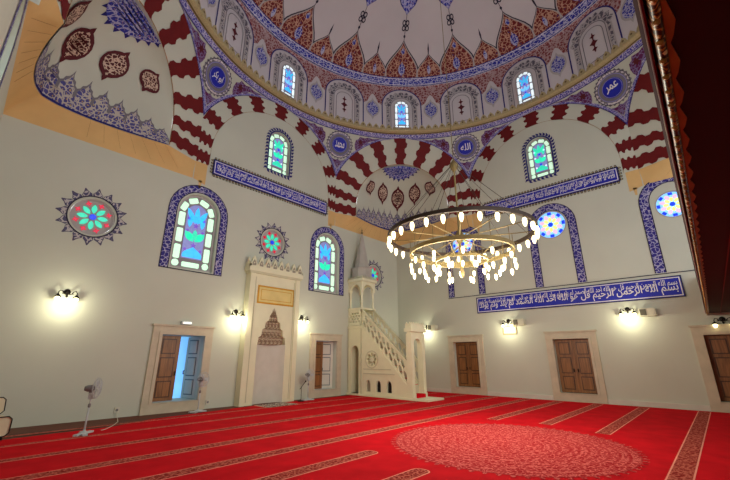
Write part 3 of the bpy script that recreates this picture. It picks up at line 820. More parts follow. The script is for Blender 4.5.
# ------------------------------------------------------------------ floor and carpet
M = MB(); M.box(-9.2, 9.2, -9.5, 9.4, -.2, 0, 'floor_wood')
tag(M.build('floor'), kind='structure')
CX, CY, CR = -.3, -.93, 2.14
M = MB(); CZ = .012
edge = [(-8.35, -8.9), (8.2, -8.9), (8.2, 7.95), (1.2, 7.9), (-.9, 7.72), (-3.9, 7.25), (-4.9, 6.75), (-8.35, 6.55)]
M.prism([edge], lambda x, y, d: (x, y, d), CZ, .001, 'carpet_red')
f = lambda k: (lambda x, y: (x, y, CZ + .0012 * k))
def band(x0, x1, y, r0, r1, w=.15):
    def cap(x, s, w): return [(x + s * w * .8 * cos(t), y + s * w * sin(t)) for t in [(-pi / 2) + pi * k / 8 for k in range(9)]]
    def out(w):
        R = cap(x1, 1, w) if r1 else [(x1, y - w), (x1, y + w)]
        L = cap(x0, -1, w) if r0 else [(x0, y + w), (x0, y - w)]
        return R + L
    M.decal(out(w), f(1), 'carpet_line'); M.decal(out(w - .022), f(2), 'carpet_band')
Y0 = [5.8, 4.45, 3.05, 1.72, .52, -.76, -2.06, -3.36]
for y in (7.0, 5.8, 4.45, 3.05, 1.72, -3.57): band(-8.2, 8.0, y, False, False, .07 if y > 5 else (.12 if y > 3.5 else .15))
for y, xl, xr in ((.52, -2.62, 2.2), (-.76, -2.95, 2.4), (-2.08, -2.85, 2.0)):
    band(-8.2, xl, y, False, True); band(xr, 8.0, y, False, False)
def ring(r, n=90): return circ(CX, CY, r, n)
M.decal(ring(CR), f(3), 'carpet_medal')
for k in range(72):
    a = 2 * pi * k / 72
    M.decal(petal(CX, CY, a, CR - .02, CR + .1, .04), f(4), 'carpet_medal')
root = M.build('carpet'); tag(root, 'red fitted carpet with prayer row bands and round medallion', 'carpet')
M = MB(); ro = (.1, 7.35, CZ)
M.box(-.62, .62, -.38, .38, .0, .012, 'rug_border'); M.decal(rect(-.5, .5, -.27, .27), lambda x, y: (x, y, .016), 'rug_field'); M.decal(rect(-.42, .42, -.2, .2), lambda x, y: (x, y, .02), 'rug_border')
for k in range(20):
    for sg in (-1, 1): M.tube([(sg * .62, -.36 + k * .038, .006), (sg * .67, -.36 + k * .038, .004)], .004, 'carpet_line', n=4)
o = M.build('prayer_rug'); o.location = (ro[0], ro[1], .018); tag(o, 'small dark bordered prayer rug lying before the marble niche', 'rug')
M = MB(); ks = [-8.2] + [q for c, w in DOORS_R for q in (c - w - .28, c + w + .28)] + [8.3]
for k in range(0, len(ks), 2): M.box(A - .06, A, -ks[k + 1], -ks[k], 0, .17, 'plinth')
tag(M.build('baseboard_right'), kind='structure')

# ------------------------------------------------------------------ doors
DN = [0]
def leaf_door(M, w, z0, z1, x0, m, line, sgn=1, th=.05):
    """leaf from x0 to x0+sgn*w in a local frame (x along leaf, y thickness)"""
    a, b = sorted((x0, x0 + sgn * w)); M.box(a, b, 0, th, z0, z1, m)
    H = z1 - z0
    for t0, t1 in ((.05, .3), (.35, .66), (.71, .95)):
        p0, p1 = a + w * .17, b - w * .17; q0, q1 = z0 + H * t0, z0 + H * t1
        for y0, y1, s_ in ((-.004, .0, -1), (th, th + .004, 1)):
            M.box(p0, p1, y0, y1, q0, q1, line); M.box(p0 + .035, p1 - .035, y0 - (.018 if s_ < 0 else 0), y1 + (.018 if s_ > 0 else 0), q0 + .035, q1 - .035, m)
def door(pl, c, w, mode, wood_m='door_wood'):
    DN[0] += 1; og = Vector(pl.P(c, 0, 0)); W = w + .27
    root = empty('door_%d' % DN[0], og, kind='structure')
    M = MB()
    o = [(c - W, FZ0), (c + W, FZ0), (c + W, FZ1), (c - W, FZ1)]; i = rect(c - w, c + w, DZ0, DZ1)
    M.prism([o, list(reversed(i))], pl.P, -.07, 0, 'door_stone')
    i2 = rect(c - w - .09, c + w + .09, DZ0 - .02, DZ1 + .09)
    M.prism([i2, list(reversed(i))], pl.P, -.1, -.07, 'door_stone')
    M.prism([rect(c - W - .04, c + W + .04, FZ1, FZ1 + .06)], pl.P, -.1, 0, 'door_stone')
    M.prism([rect(c - W, c + W, 0, FZ0)], pl.P, -.075, 0, 'door_stone')
    M.build('door_frame', root, origin=og)
    def add(name, hinge, ang, sgn, m, line, depth):
        L = MB(); leaf_door(L, w - .01, DZ0 + .02, DZ1 - .02, 0, m, line, sgn)
        ca, sa = cos(rad(ang)), sin(rad(ang))
        L.v = [pl.P(c + hinge + x * ca - y * sa * 0 - y * sa, z, depth + abs(x) * 0 + x * sa * 1.0 * (1 if sgn > 0 else -1) * sgn + y * ca) for x, y, z in L.v]
        d = L.build(name, root, origin=og)
        H = MB(); ex = sgn * (w - .07)
        for yy, dz in ((-.03, 0),):
            pts = [(ex, yy, 1.16), (ex, yy - .04, 1.16), (ex, yy - .04, 1.06), (ex, yy, 1.06)]
            H.tube([pl.P(c + hinge + x * ca - y * sa, z, depth + x * sa + y * ca) for x, y, z in pts], .016, 'dark_metal', n=6)
        H.build('handle', d, origin=og)
    if mode == 'closed':
        add('door_leaf', -w, 0, 1, wood_m, 'door_wood_dark', .16); add('door_leaf', w, 0, -1, wood_m, 'door_wood_dark', .16)
        M = MB(); M.prism([rect(c - .035, c + .035, DZ0 + .02, DZ1 - .02)], pl.P, .135, .16, wood_m); M.build('cover_strip', root, origin=og)
        M = MB(); M.prism([rect(c - w - .05, c + w + .05, DZ0 - .05, DZ1 + .05)], pl.P, .22, .26, 'door_wood_dark'); M.build('light_block', root, origin=og)  # panel added behind the leaves to block light leaking round them
    else:
        add('door_leaf', -w, 0, 1, wood_m, 'door_wood_dark', .16)
        # second leaf swings out into the opening, pale outer face
        add('door_leaf', w, mode[0], -1, 'door_white', 'door_white_line', .2)
        M = MB(); M.decal(rect(c - w - .3, c + w + .3, DZ0 - .3, DZ1 + .3), pl.on(1.0), mode[1]); M.build('daylight_glow', root, origin=og)  # added glowing sheet stands in for daylight beyond the doorway
for c, w in DOORS_R: door(RT, c, w, 'closed')
door(QB, *DOORS_Q[0], (-76, 'daylight_blue')); door(QB, *DOORS_Q[1], (-35, 'daylight_white'))

# ------------------------------------------------------------------ mihrab
mc = .15; og = Vector(QB.P(mc, 0, 0)); root = empty('mihrab', og, label='tall cream marble prayer niche with pierced crest and stalactite hood', cat='prayer niche')
F = QB.P; hw = 1.14
nich = [(mc - .62, 0), (mc + .62, 0), (mc + .62, 2.03), (mc + .61, 2.03), (mc + .58, 2.3), (mc + .48, 2.34), (mc + .45, 2.58), (mc + .35, 2.62), (mc + .32, 2.84), (mc + .21, 2.9), (mc + .16, 3.1), (mc + .03, 3.3), (mc, 3.42),
        (mc - .03, 3.3), (mc - .16, 3.1), (mc - .21, 2.9), (mc - .32, 2.84), (mc - .35, 2.62), (mc - .45, 2.58), (mc - .48, 2.34), (mc - .58, 2.3), (mc - .61, 2.03), (mc - .62, 2.03)]
body = [(mc - hw, 0)] + [(mc - .62, 0)] + list(reversed(nich[2:])) [::1]
out = [(mc - hw, 0)] + [nich[0]] + [p for p in reversed(nich[2:])] + [nich[1]] + [(mc + hw, 0), (mc + hw, 4.62), (mc - hw, 4.62)]
M = MB(); M.prism([out], F, -.3, 0, 'marble')
for sg in (-1, 1):
    a, b = sorted((mc + sg * (hw - .2), mc + sg * hw)); M.prism([rect(a, b, 0, 4.62)], F, -.34, -.3, 'marble')
    a, b = sorted((mc + sg * (hw - .27), mc + sg * (hw - .24))); M.prism([rect(a, b, .1, 4.5)], F, -.315, -.3, 'marble_dim')
M.build('surround', root, origin=og)
M = MB()   # round-backed niche
ns = [mc - .62 + 1.24 * k / 12 for k in range(13)]
M.grid(lambda s, z: F(s, z, -.3 + .27 * sqrt(max(0, 1 - ((s - mc) / .62) ** 2))), ns, [0, .7, 1.4, 2.05], 'plinth')
M.build('niche', root, origin=og)
M = MB()   # stalactite hood in tiers
tiers = [(2.03, .61, .24), (2.32, .5, .19), (2.6, .37, .14), (2.86, .23, .09), (3.1, .1, .05)]
for t, (z, w, d) in enumerate(tiers):
    z1 = tiers[t + 1][0] if t < 4 else 3.42
    n = 7 - t
    for k in range(n):
        x0, x1 = mc - w + 2 * w * k / n, mc - w + 2 * w * (k + 1) / n; xm = (x0 + x1) / 2
        M.decal(rect(x0, x1, z, z1), QB.on(-.3 + d * .8), 'muqarnas')
        r = w / n; dd = -.3 + d * .8
        M.face([F(x0, z, dd), F(xm, z + .02, dd - .1), F(xm, z1, dd - .02), F(x0, z1, dd)], 'muqarnas'); M.face([F(xm, z + .02, dd - .1), F(x1, z, dd), F(x1, z1, dd), F(xm, z1, dd - .02)], 'muqarnas')
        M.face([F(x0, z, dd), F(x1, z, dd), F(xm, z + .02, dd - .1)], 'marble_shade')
M.decal([(mc - .62, 2.03), (mc + .62, 2.03), (mc, 3.45)], QB.on(-.04), 'muqarnas')
M.build('stalactite_hood', root, origin=og)
M = MB(); p0, p1, q0, q1 = -.63, 1.04, 3.52, 4.2
M.prism([rect(p0, p1, q0, q1)], F, -.315, -.3, 'gold_line'); M.prism([rect(p0 + .06, p1 - .06, q0 + .06, q1 - .06)], F, -.32, -.3, 'gold_field')
M.prism([rect(p0 + .14, p1 - .14, q0 + .14, q1 - .14), list(reversed(rect(p0 + .16, p1 - .16, q0 + .16, q1 - .16)))], F, -.325, -.32, 'gold_line')
tag(M.build('gold_panel', root, origin=og), 'pale gold framed panel above the hood')
M = MB()
M.prism([rect(mc - hw - .05, mc + hw + .05, 4.62, 4.7)], F, -.37, 0, 'marble_dim'); M.prism([rect(mc - hw - .1, mc + hw + .1, 4.7, 4.86)], F, -.4, 0, 'marble')
M.build('cornice', root, origin=og)
M = MB(); n = 8
for k in range(n):
    x = mc - hw - .08 + (2 * hw + .16) * (k + .5) / n; w = (hw + .08) / n
    o = [(x - w, 4.86), (x + w, 4.86), (x + w, 4.95), (x + w * .45, 5.08), (x + w * .55, 5.14), (x, 5.28), (x - w * .55, 5.14), (x - w * .45, 5.08), (x - w, 4.95)]
    M.prism([o], F, -.38, -.3, 'marble'); M.decal(ogee(x, w * .5, 4.9, .24, 5), QB.on(-.385), 'marble_shade')
    M.decal(star(x, 5.0, w * .3, w * .12, 4), QB.on(-.39), 'marble')
for dd in (0, 1):   # crest returns on both sides
    s = mc + (-1 if dd == 0 else 1) * (hw + .08)
    M.prism([[(-.38, 4.86), (0, 4.86), (0, 4.95), (-.1, 5.05), (-.19, 5.24), (-.28, 5.05), (-.38, 4.95)]], lambda u, v, d: F(s + d, v, u), 0, .06 if dd == 0 else -.06, 'marble')
M.build('crest', root, origin=og)

# ------------------------------------------------------------------ minbar
XA, XB = 4.45, 5.35; YB = 8.28
og = Vector((4.9, 6.2, 0)); root = empty('minbar', og, label='cream marble pulpit with lattice stair rails and conical spire', cat='pulpit')
S = lambda x: (lambda y, z, d: (x + d, y, z))       # plane facing -x
def lattice(M, x, pts, hole_rows, th, mat):
    """panel with a pierced geometric pattern: pts = (y0,zlo0,zhi0,y1,zlo1,zhi1)"""
    y0, a0, b0, y1, a1, b1 = pts
    T = lambda t, v: (y0 + (y1 - y0) * t, (a0 + (a1 - a0) * t) + ((b0 + (b1 - b0) * t) - (a0 + (a1 - a0) * t)) * v)
    outl = [T(0, 0), T(1, 0), T(1, 1), T(0, 1)]; hs = []
    nt, nv = hole_rows; L = abs(y1 - y0)
    for r in range(nv):
        for k in range(nt + (0 if r % 2 == 0 else -1)):
            t = (k + (.5 if r % 2 == 0 else 1)) / nt; v = .16 + .68 * (r + .5) / nv
            rt, rv = .43 / nt, .52 * .68 / nv
            hs.append(list(reversed([T(t + rt * cos(q * pi / 3), v + rv * sin(q * pi / 3)) for q in range(6)])))
    M.prism([outl] + hs, S(x), 0, th, mat)
    for v0, v1 in ((0, .09), (.91, 1.0)):
        M.prism([[T(0, v0), T(1, v0), T(1, v1), T(0, v1)]], S(x), -.025, th + .025, mat)
M = MB()   # plinth
M.box(XA - .1, XB + .1, 3.95, YB, .018, .09, 'marble'); M.build('plinth', root, origin=og)
M = MB()   # tower foot with the passage
ps = [(yy, zz) for yy, zz in arch(7.83, .23, .09, 1.8, 10, rise=.3)]
M.prism([[(7.4, .09), (YB, .09), (YB, 2.85), (7.4, 2.85)], list(reversed(ps))], S(XA), 0, XB - XA, 'marble')
M.box(XB - .12, XB - .1, 7.55, 8.1, .1, 2.1, 'marble_shade')
M.prism([[(7.36, 2.85), (YB, 2.85), (YB, 2.95), (7.36, 2.95)]], S(XA - .04), 0, XB - XA + .08, 'marble')
for y in (7.43, 8.24): M.box(XA - .03, XA, y - .03, y + .03, .09, 2.85, 'marble_dim')
M.build('tower_base', root, origin=og)
M = MB()
lattice(M, XA, (8.2, 2.98, 3.7, 7.5, 2.98, 3.7), (4, 4), .05, 'marble'); lattice(M, XB - .05, (8.2, 2.98, 3.7, 7.5, 2.98, 3.7), (4, 4), .05, 'marble')
M.box(XA - .03, XB + .03, 7.38, YB, 3.7, 3.78, 'marble'); M.box(XA, XB, 7.4, YB, 2.93, 2.97, 'marble'); M.box(XA, XB, YB - .05, YB, 2.95, 3.75, 'marble')
M.build('balustrade', root, origin=og)
for x in (XA + .07, XB - .07):
    for y in (7.47, 8.2):
        M = MB(); M.lathe([(.07, 3.72), (.085, 3.78), (.055, 3.84), (.05, 4.35), (.055, 4.5), (.085, 4.58), (.09, 4.62)], 'marble', n=12, c=(x, y, 0)); M.build('column', root, origin=og)
M = MB()   # arches on four sides and cornice
ya, yb = 7.4, YB
for x in (XA, XB - .1):
    w = (yb - ya) / 2 - .1; cy = (ya + yb) / 2
    o = [(ya, 4.55), (cy - w, 4.55)] + [(cy - w * cos(pi * k / 10), 4.55 + .34 * sin(pi * k / 10)) for k in range(1, 10)] + [(cy + w, 4.55), (yb, 4.55), (yb, 5.02), (ya, 5.02)]
    M.prism([o], S(x), 0, .1, 'marble')
for y in (ya, yb - .1):
    w = (XB - XA) / 2 - .1; cx = (XA + XB) / 2
    o = [(XA, 4.55), (cx - w, 4.55)] + [(cx - w * cos(pi * k / 10), 4.55 + .34 * sin(pi * k / 10)) for k in range(1, 10)] + [(cx + w, 4.55), (XB, 4.55), (XB, 5.02), (XA, 5.02)]
    M.prism([o], lambda u, v, d: (u, y + d, v), 0, .1, 'marble')
M.box(XA - .08, XB + .08, ya - .08, YB, 5.02, 5.14, 'marble')
for x in (XA + .06, XB - .06):
    for y in (ya + .06, yb - .06): M.box(x - .07, x + .07, y - .07, y + .07, 4.55, 5.03, 'marble')
for k in range(10):
    for q in (0, 1):
        t = (k + .5) / 10
        if q == 0: M.prism([[(ya - .08 + (yb - ya + .08) * t - .04, 5.14), (ya - .08 + (yb - ya + .08) * t + .04, 5.14), (ya - .08 + (yb - ya + .08) * t, 5.27)]], S(XA - .08), 0, .04, 'marble_dim')
        else: M.prism([[(XA - .08 + 1.06 * t - .045, 5.14), (XA - .08 + 1.06 * t + .045, 5.14), (XA - .08 + 1.06 * t, 5.27)]], lambda u, v, d: (u, ya - .08 + d, v), 0, .04, 'marble_dim')
M.build('canopy', root, origin=og)
M = MB(); c_ = ((XA + XB) / 2, (ya + yb) / 2, 0)
M.lathe([(.5, 5.14), (.5, 5.66), (.52, 5.68), (.52, 5.73), (.38, 5.75), (.26, 6.4), (.11, 7.2), (.05, 7.5), (.03, 7.55), (.0, 7.56)], 'marble_gray', n=8, c=c_, smooth=False, a0=pi / 8)
M.build('spire', root, origin=og)
M = MB(); M.lathe([(.0, 7.5), (.05, 7.55), (.07, 7.6), (.02, 7.66), (.045, 7.72), (.01, 7.8), (0, 7.95)], 'brass', n=10, c=c_); M.build('finial', root, origin=og)
# stair flank: solid triangular side with rosette and three small arched openings
zl = lambda y: .42 + (y - 4.93) * .985
for x, d in ((XA, .12), (XB - .12, .12)):
    M = MB(); ps = [list(reversed([(yy, zz) for yy, zz in arch(cy, .13, .2, .46, 8, rise=.2)])) for cy in (7.03, 6.45, 5.87)]
    rs = [list(reversed(petal(6.82, 1.5, 2 * pi * k / 8, .08, .3, .07))) for k in range(8)]
    M.prism([[(4.93, .09), (7.4, .09), (7.4, zl(7.4)), (4.93, zl(4.93))]] + ps + rs, S(x), 0, d, 'marble')
    sx = x - .015 if x == XA else x + .12
    for za, zb_ in ((.9, .94), (1.08, 1.12)): M.prism([[(max(4.93, 4.93 + (za - .42) / .985 + .15), za), (7.3, za), (7.3, zb_), (max(4.93, 4.93 + (za - .42) / .985 + .15), zb_)]], S(sx), 0, .015, 'marble_dim')
    M.prism([circ(6.82, 1.5, .37, 24), list(reversed(circ(6.82, 1.5, .33, 24)))], S(sx), 0, .015, 'marble_dim')
    M.build('stair_flank', root, origin=og)
    M = MB(); lattice(M, x + (.02 if x == XA else .04), (7.4, zl(7.4), 3.72, 4.93, zl(4.93), 1.44), (10, 2), .05, 'marble'); M.build('stair_rail', root, origin=og)
M = MB(); n = 11
for k in range(n):
    y1 = 4.93 + (7.4 - 4.93) * k / n; M.box(XA + .12, XB - .12, y1, y1 + 2.47 / n + .01, .09, .3 + (2.93 - .3) * (k + 1) / n, 'marble_dim')
    M.box(XA + .2, XB - .2, y1 - .005, y1 + 2.47 / n, .3 + (2.93 - .3) * (k + 1) / n, .31 + (2.93 - .3) * (k + 1) / n, 'carpet_red')
M.build('steps', root, origin=og)
M = MB()   # slabs coloured dark for the shade inside the small openings
M.box(XA + .09, XA + .115, 5.7, 6.65, .1, .7, 'black'); M.box(XA + .09, XA + .115, 6.85, 7.2, .1, .7, 'marble_shade'); M.build('opening_shade', root, origin=og)
M = MB()   # gate
for x in (XA - .02, XB - .16): M.box(x, x + .18, 4.68, 4.94, .09, 2.5, 'marble')
for x in (XA - .04, XB - .18): M.box(x, x + .22, 4.66, 4.96, .09, .25, 'marble')
w = .29; cx = 4.9
o = [(XA, 1.95), (cx - w, 1.95)] + [(cx - w * cos(pi * k / 12), 1.95 + .36 * sin(pi * k / 12) ** .8) for k in range(1, 12)] + [(cx + w, 1.95), (XB, 1.95), (XB, 2.62), (XA, 2.62)]
M.prism([o], lambda u, v, d: (u, 4.72 + d, v), 0, .18, 'marble')
M.build('gate', root, origin=og)
M = MB(); M.box(XA - .06, XB + .06, 4.62, 5.0, 2.58, 2.72, 'marble'); M.box(XA - .02, XB + .02, 4.66, 4.96, 2.72, 2.8, 'marble')
for k in range(6):
    x = XA - .02 + .94 * (k + .5) / 6; M.prism([ogee(x, .075, 2.8, .16, 5)], lambda u, v, d: (u, 4.66 + d, v), 0, .05, 'marble')
for k in range(2):
    y = 4.74 + .15 * k; M.prism([ogee(y, .07, 2.8, .16, 5)], S(XA - .02), 0, .05, 'marble'); M.prism([ogee(y, .07, 2.8, .16, 5)], S(XB - .03), 0, .05, 'marble')
M.build('gate_crest', root, origin=og)
M = MB(); M.box(XA + .18, XB - .18, 4.6, 4.95, .09, .22, 'carpet_red'); M.build('step_carpet', root, origin=og)

# ------------------------------------------------------------------ chandelier
CH = Vector((.08, -.09, 0)); root = empty('chandelier', (CH.x, CH.y, 4.5), label='huge round brass chandelier with rings of glowing tulip bulbs', cat='chandelier')
R1, R2, R3 = 1.78, 1.24, .62; Z1, Z2, Z3 = 4.52, 4.08, 3.86
def ringm(r, z, h, t, mat, n=64): 
    M = MB(); M.lathe([(r - t, z - h), (r + t, z - h), (r + t, z + h), (r - t, z + h), (r - t, z - h)], mat, n=n, c=(0, 0, -4.5), smooth=False); return M
M = ringm(R1, Z1, .045, .03, 'bronze'); M.build('outer_ring', root)
M = ringm(R2, Z2, .05, .02, 'brass'); M.build('inner_ring', root)
M = ringm(R3, Z3, .03, .015, 'brass', 32); M.build('lower_ring', root)
M = MB()
M.lathe([(.0, 3.42), (.03, 3.46), (.055, 3.54), (.04, 3.62), (.03, 3.7), (.03, 4.3), (.1, 4.4), (.14, 4.5), (.06, 4.62), (.025, 4.7), (.022, 6.3), (.05, 6.34), (.11, 6.44), (.12, 6.5), (.07, 6.58), (.03, 6.64), (.01, 6.7), (.008, 18.3)], 'brass', n=10, c=(0, 0, -4.5))
M.build('stem', root)
P = lambda r, a, z: (r * cos(a), r * sin(a), z - 4.5)
for k in range(12):
    a = 2 * pi * k / 12; M = MB(); M.tube([P(.12, a, 4.46), P(R1 * .6, a, 4.47), P(R1 - .02, a, Z1 - .02)], .012, 'brass', n=6); M.build('spoke', root)
for k in range(12):
    a = 2 * pi * k / 12 + pi / 12; M = MB(); M.tube([P(.1, a, 6.46), P(R1, a, Z1 + .04)], .006, 'bronze', n=5); M.build('suspension_cable', root)
for k in range(12):
    a = 2 * pi * k / 12; M = MB(); M.tube([P(R2, a, 4.47), P(R2, a, Z2)], .008, 'brass', n=5); M.build('hanger_rod', root)
for k in range(8):
    a = 2 * pi * k / 8; M = MB(); M.tube([P(.06, a, 4.2), P(R3, a, Z3)], .008, 'brass', n=5); M.build('lower_spoke', root)
bm = MB(); bm.lathe([(.0, -.235), (.022, -.22), (.045, -.17), (.056, -.11), (.05, -.06), (.032, -.03), (.02, -.02)], 'bulb', n=10); bm.lathe([(.03, -.035), (.034, -.02), (.02, .0), (.008, .01), (.006, .03)], 'brass', n=8)
first = [None]
def bulb(r, a, z, drop, k=1.0):
    x, y, zz = P(r, a, z)
    if drop > .02:
        M = MB(); M.tube([(x, y, zz), (x, y, zz - drop)], .006, 'brass', n=4); M.build('bulb_rod', root)
    if first[0] is None: o = first[0] = bm.build('lamp_bulb', root)
    else: o = first[0].copy(); col.objects.link(o); o.parent = root
    o.location = (x, y, zz - drop); o.scale = (k * .9, k * .9, k)
for k in range(30): bulb(R1, 2 * pi * (k + .5) / 30, Z1 - .05, 0.0)
for k in range(24): bulb(R2, 2 * pi * k / 24, Z2 - .05, .14 + (.2 if k % 2 else 0), .78)
for k in range(12): bulb(R3, 2 * pi * k / 12, Z3 - .03, .1, .72)
for k in range(12): bulb(.93, 2 * pi * (k + .5) / 12, 4.02, .36, .75)
for k in range(12):
    a = 2 * pi * (k + .5) / 12; M = MB(); M.tube([P(R2 * .97, a, Z2), P(.93, a, 4.02), P(R3, a, Z3)], .008, 'brass', n=5); M.build('lower_arm', root)

# ------------------------------------------------------------------ wall lights, speakers, small fittings
def make_sconce(label, loc, rz):
    """local frame: x along the wall, -y into the room"""
    t = empty('wall_sconce', loc, rz, label, 'wall light', 'scrolled wall lights')
    M = MB(); M.lathe([(.0, -.05), (.05, -.045), (.075, -.02), (.08, 0)], 'dark_metal', n=14, axis='y'); M.build('back_plate', t)
    for sg in (-1, 1):
        M = MB(); M.tube([(sg * .03, -.05, -.02), (sg * .05, -.1, -.07), (sg * .09, -.14, -.06), (sg * .12, -.15, .0), (sg * .17, -.15, .02), (sg * .2, -.15, -.03), (sg * .2, -.15, -.09)], .013, 'dark_metal', n=6)
        M.tube([(sg * .11, -.15, -.01), (sg * .08, -.15, -.04), (sg * .1, -.15, -.07), (sg * .13, -.15, -.05)], .009, 'dark_metal', n=5); M.build('arm', t)
        M = MB(); M.lathe([(.02, .0), (.04, -.03), (.075, -.07), (.085, -.08)], 'dark_metal', n=12, c=(sg * .2, -.15, -.08)); sh = M.build('lamp_cup', t)
        M = MB(); M.lathe([(.03, -.06), (.055, -.1), (.055, -.14), (.03, -.18), (0, -.19)], 'sconce_bulb', n=10, c=(sg * .2, -.15, -.08)); M.build('bulb', sh)
    M = MB(); M.lathe([(.0, -.1), (.025, -.08), (.03, -.05), (.015, -.02), (.02, 0)], 'dark_metal', n=8, c=(0, -.07, -.06)); M.build('pendant_knob', t)
    return t
def lamp(loc, e, size=.08, c=(1, .86, .6)):
    l = bpy.data.lights.new('fitting_light', 'POINT'); l.energy = e; l.shadow_soft_size = size; l.color = c
    o = bpy.data.objects.new('fitting_light', l); col.objects.link(o); o.location = loc
SC = [(QB, -6.2, 3.27, 'black scrolled wall light on the plain wall left of the open doorway'), (QB, -1.26, 3.17, 'black scrolled wall light just left of the prayer niche'),
      (QB, 1.72, 3.2, 'black scrolled wall light just right of the prayer niche'), (RT, -6.45, 3.08, 'black scrolled wall light behind the pulpit gate'),
      (RT, -2.24, 3.1, 'black scrolled wall light above the small framed notice'), (RT, 2.14, 3.24, 'black scrolled wall light right of the central closed door'),
      (RT, 4.55, 2.74, 'black scrolled wall light above the rightmost door under the gallery')]
s0 = None
for n_, (pl, s, z, lb) in enumerate(SC):
    loc = pl.P(s, z, 0); rz = 0 if pl is QB else -pi / 2
    if s0 is None: s0 = make_sconce(lb, loc, rz)
    else: dup(s0, loc, rz, lb)
    if n_ < 6:
        lamp(pl.P(s, z - .36, -.42), 26, .1, (1, .95, .68))
def make_speaker(label, loc, rz):
    t = empty('wall_speaker', loc, rz, label, 'speaker', 'cream wall speakers')
    M = MB(); M.prism([[(-.24, -.13), (.2, -.13), (.24, -.09), (.24, .11), (.2, .14), (-.24, .14)]], lambda u, v, d: (u, d, v), -.28, -.05, 'speaker_cream'); M.build('cabinet', t)
    M = MB(); M.box(-.2, -.02, -.292, -.28, -.1, .11, 'speaker_grille'); M.box(.03, .2, -.288, -.28, -.1, .11, 'speaker_cream'); M.build('grille', t)
    M = MB(); M.box(-.05, .05, -.05, 0, -.05, .05, 'dark_metal'); M.build('bracket', t)
    return t
sp = make_speaker('cream box speaker behind the pulpit gate beside a wall light', RT.P(-6.02, 2.99), -pi / 2)
dup(sp, RT.P(-1.72, 3.0), -pi / 2, 'cream box speaker right of the small framed notice'); dup(sp, RT.P(2.72, 3.07), -pi / 2, 'cream box speaker nearest the gallery end of the wall')
# framed notice
og = RT.P(-2.22, 2.7); t = empty('framed_notice', og, -pi / 2, 'small pale framed notice hung under a wall light', 'notice')
M = MB(); M.prism([rect(-.3, .3, -.17, .17), list(reversed(rect(-.26, .26, -.13, .13)))], lambda u, v, d: (u, d, v), -.04, 0, 'olive_gilt'); M.build('frame', t)
M = MB(); M.box(-.26, .26, -.02, 0, -.13, .13, 'plinth')
for k in range(5): M.box(-.2, .2, -.022, -.02, -.1 + .045 * k, -.085 + .045 * k, 'olive_gilt')
M.build('sheet', t)
# emergency light over the left open door
og = QB.P(-2.97, 2.62); t = empty('emergency_light', og, 0, 'small white emergency light over the left open doorway', 'light fitting')
M = MB(); M.box(-.17, .17, -.12, 0, -.02, .09, 'fan_plastic'); M.build('housing', t)
M = MB(); M.box(-.13, .13, -.135, -.12, 0, .06, 'exit_light'); M.build('diffuser', t)
for s, lb in ((-4.5, 'white wall socket box between the first fan and left doorway'), (-1.93, 'white wall socket box right of the left open doorway')):
    og = QB.P(s, .2); t = empty('wall_socket', og, 0, lb, 'socket', 'wall sockets')
    M = MB(); M.box(-.06, .06, -.03, 0, -.07, .07, 'socket'); M.build('plate', t)
    M = MB(); M.lathe([(.0, -.036), (.03, -.036), (.035, -.03)], 'fan_gray', n=10, axis='y'); M.build('outlet', t)

# ------------------------------------------------------------------ pedestal fans
def make_fan(label, loc, rz):
    t = empty('pedestal_fan', loc, rz, label, 'fan', 'white pedestal fans')
    M = MB()
    for a in (.35, pi - .35):
        c, s_ = cos(a), sin(a); P4 = lambda u, v, z: (u * c - v * s_, u * s_ + v * c, z)
        M.prism([[(-.27, -.05), (.27, -.05), (.27, .05), (-.27, .05)]], lambda u, v, d: P4(u, v, d), 0, .035, 'fan_plastic')
    M.lathe([(.1, .03), (.09, .05), (.03, .07), (.025, .1)], 'fan_plastic', n=14); M.build('base', t)
    M = MB(); M.tube([(0, 0, .06), (0, 0, .6)], .02, 'fan_plastic', n=10); M.tube([(0, 0, .58), (0, 0, .9)], .014, 'fan_plastic', n=10); M.lathe([(.02, .56), (.03, .58), (.03, .63), (.015, .65)], 'fan_gray', n=10); M.build('pole', t)
    M = MB(); M.box(-.05, .05, -.03, .05, .74, .88, 'fan_plastic'); M.build('control_box', t)
    zc = .98
    M = MB(); M.lathe([(0, .17), (.05, .16), (.075, .1), (.075, .02), (.05, -.03), (.02, -.05), (.0, -.05)], 'fan_gray', n=14, c=(0, 0, zc), axis='y'); M.box(-.02, .02, .0, .06, .86, .96, 'fan_gray'); M.build('motor', t)
    M = MB()
    for r, y in ((.23, -.1), (.23, -.06), (.16, -.145), (.16, -.03), (.08, -.155)):
        M.tube([(r * cos(2 * pi * k / 32), y, zc + r * sin(2 * pi * k / 32)) for k in range(32)], .005 if r > .2 else .003, 'fan_plastic', n=5, closed=True)
    for k in range(28):
        a = 2 * pi * k / 28; q = lambda r, y: (r * cos(a), y, zc + r * sin(a))
        M.tube([q(.04, -.155), q(.12, -.15), q(.19, -.13), q(.23, -.09), q(.19, -.04), q(.07, .0)], .0025, 'fan_plastic', n=4)
    M.lathe([(0, -.165), (.04, -.16), (.045, -.15)], 'fan_plastic', n=12, c=(0, 0, zc), axis='y'); M.build('cage', t)
    for k in range(3):
        a = 2 * pi * k / 3; M = MB()
        pts = [(.03, -.25), (.1, -.5), (.17, -.42), (.205, -.1), (.19, .25), (.1, .3), (.03, .25)]
        M.decal([(r, w) for r, w in pts], lambda r, w: (r * cos(a + w), -.08 + w * .05, zc + r * sin(a + w)), 'fan_plastic'); M.build('blade', t)
    return t
fz = .018
f1 = make_fan('white pedestal fan on the carpet before the bare left wall', (-5.66, 6.08, fz), -.95 + pi / 2 + .5)
f1.scale = (.94, .94, .94)
dup(f1, (-2.52, 7.62, fz), .35, 'white pedestal fan standing before the right leaf of the left doorway')
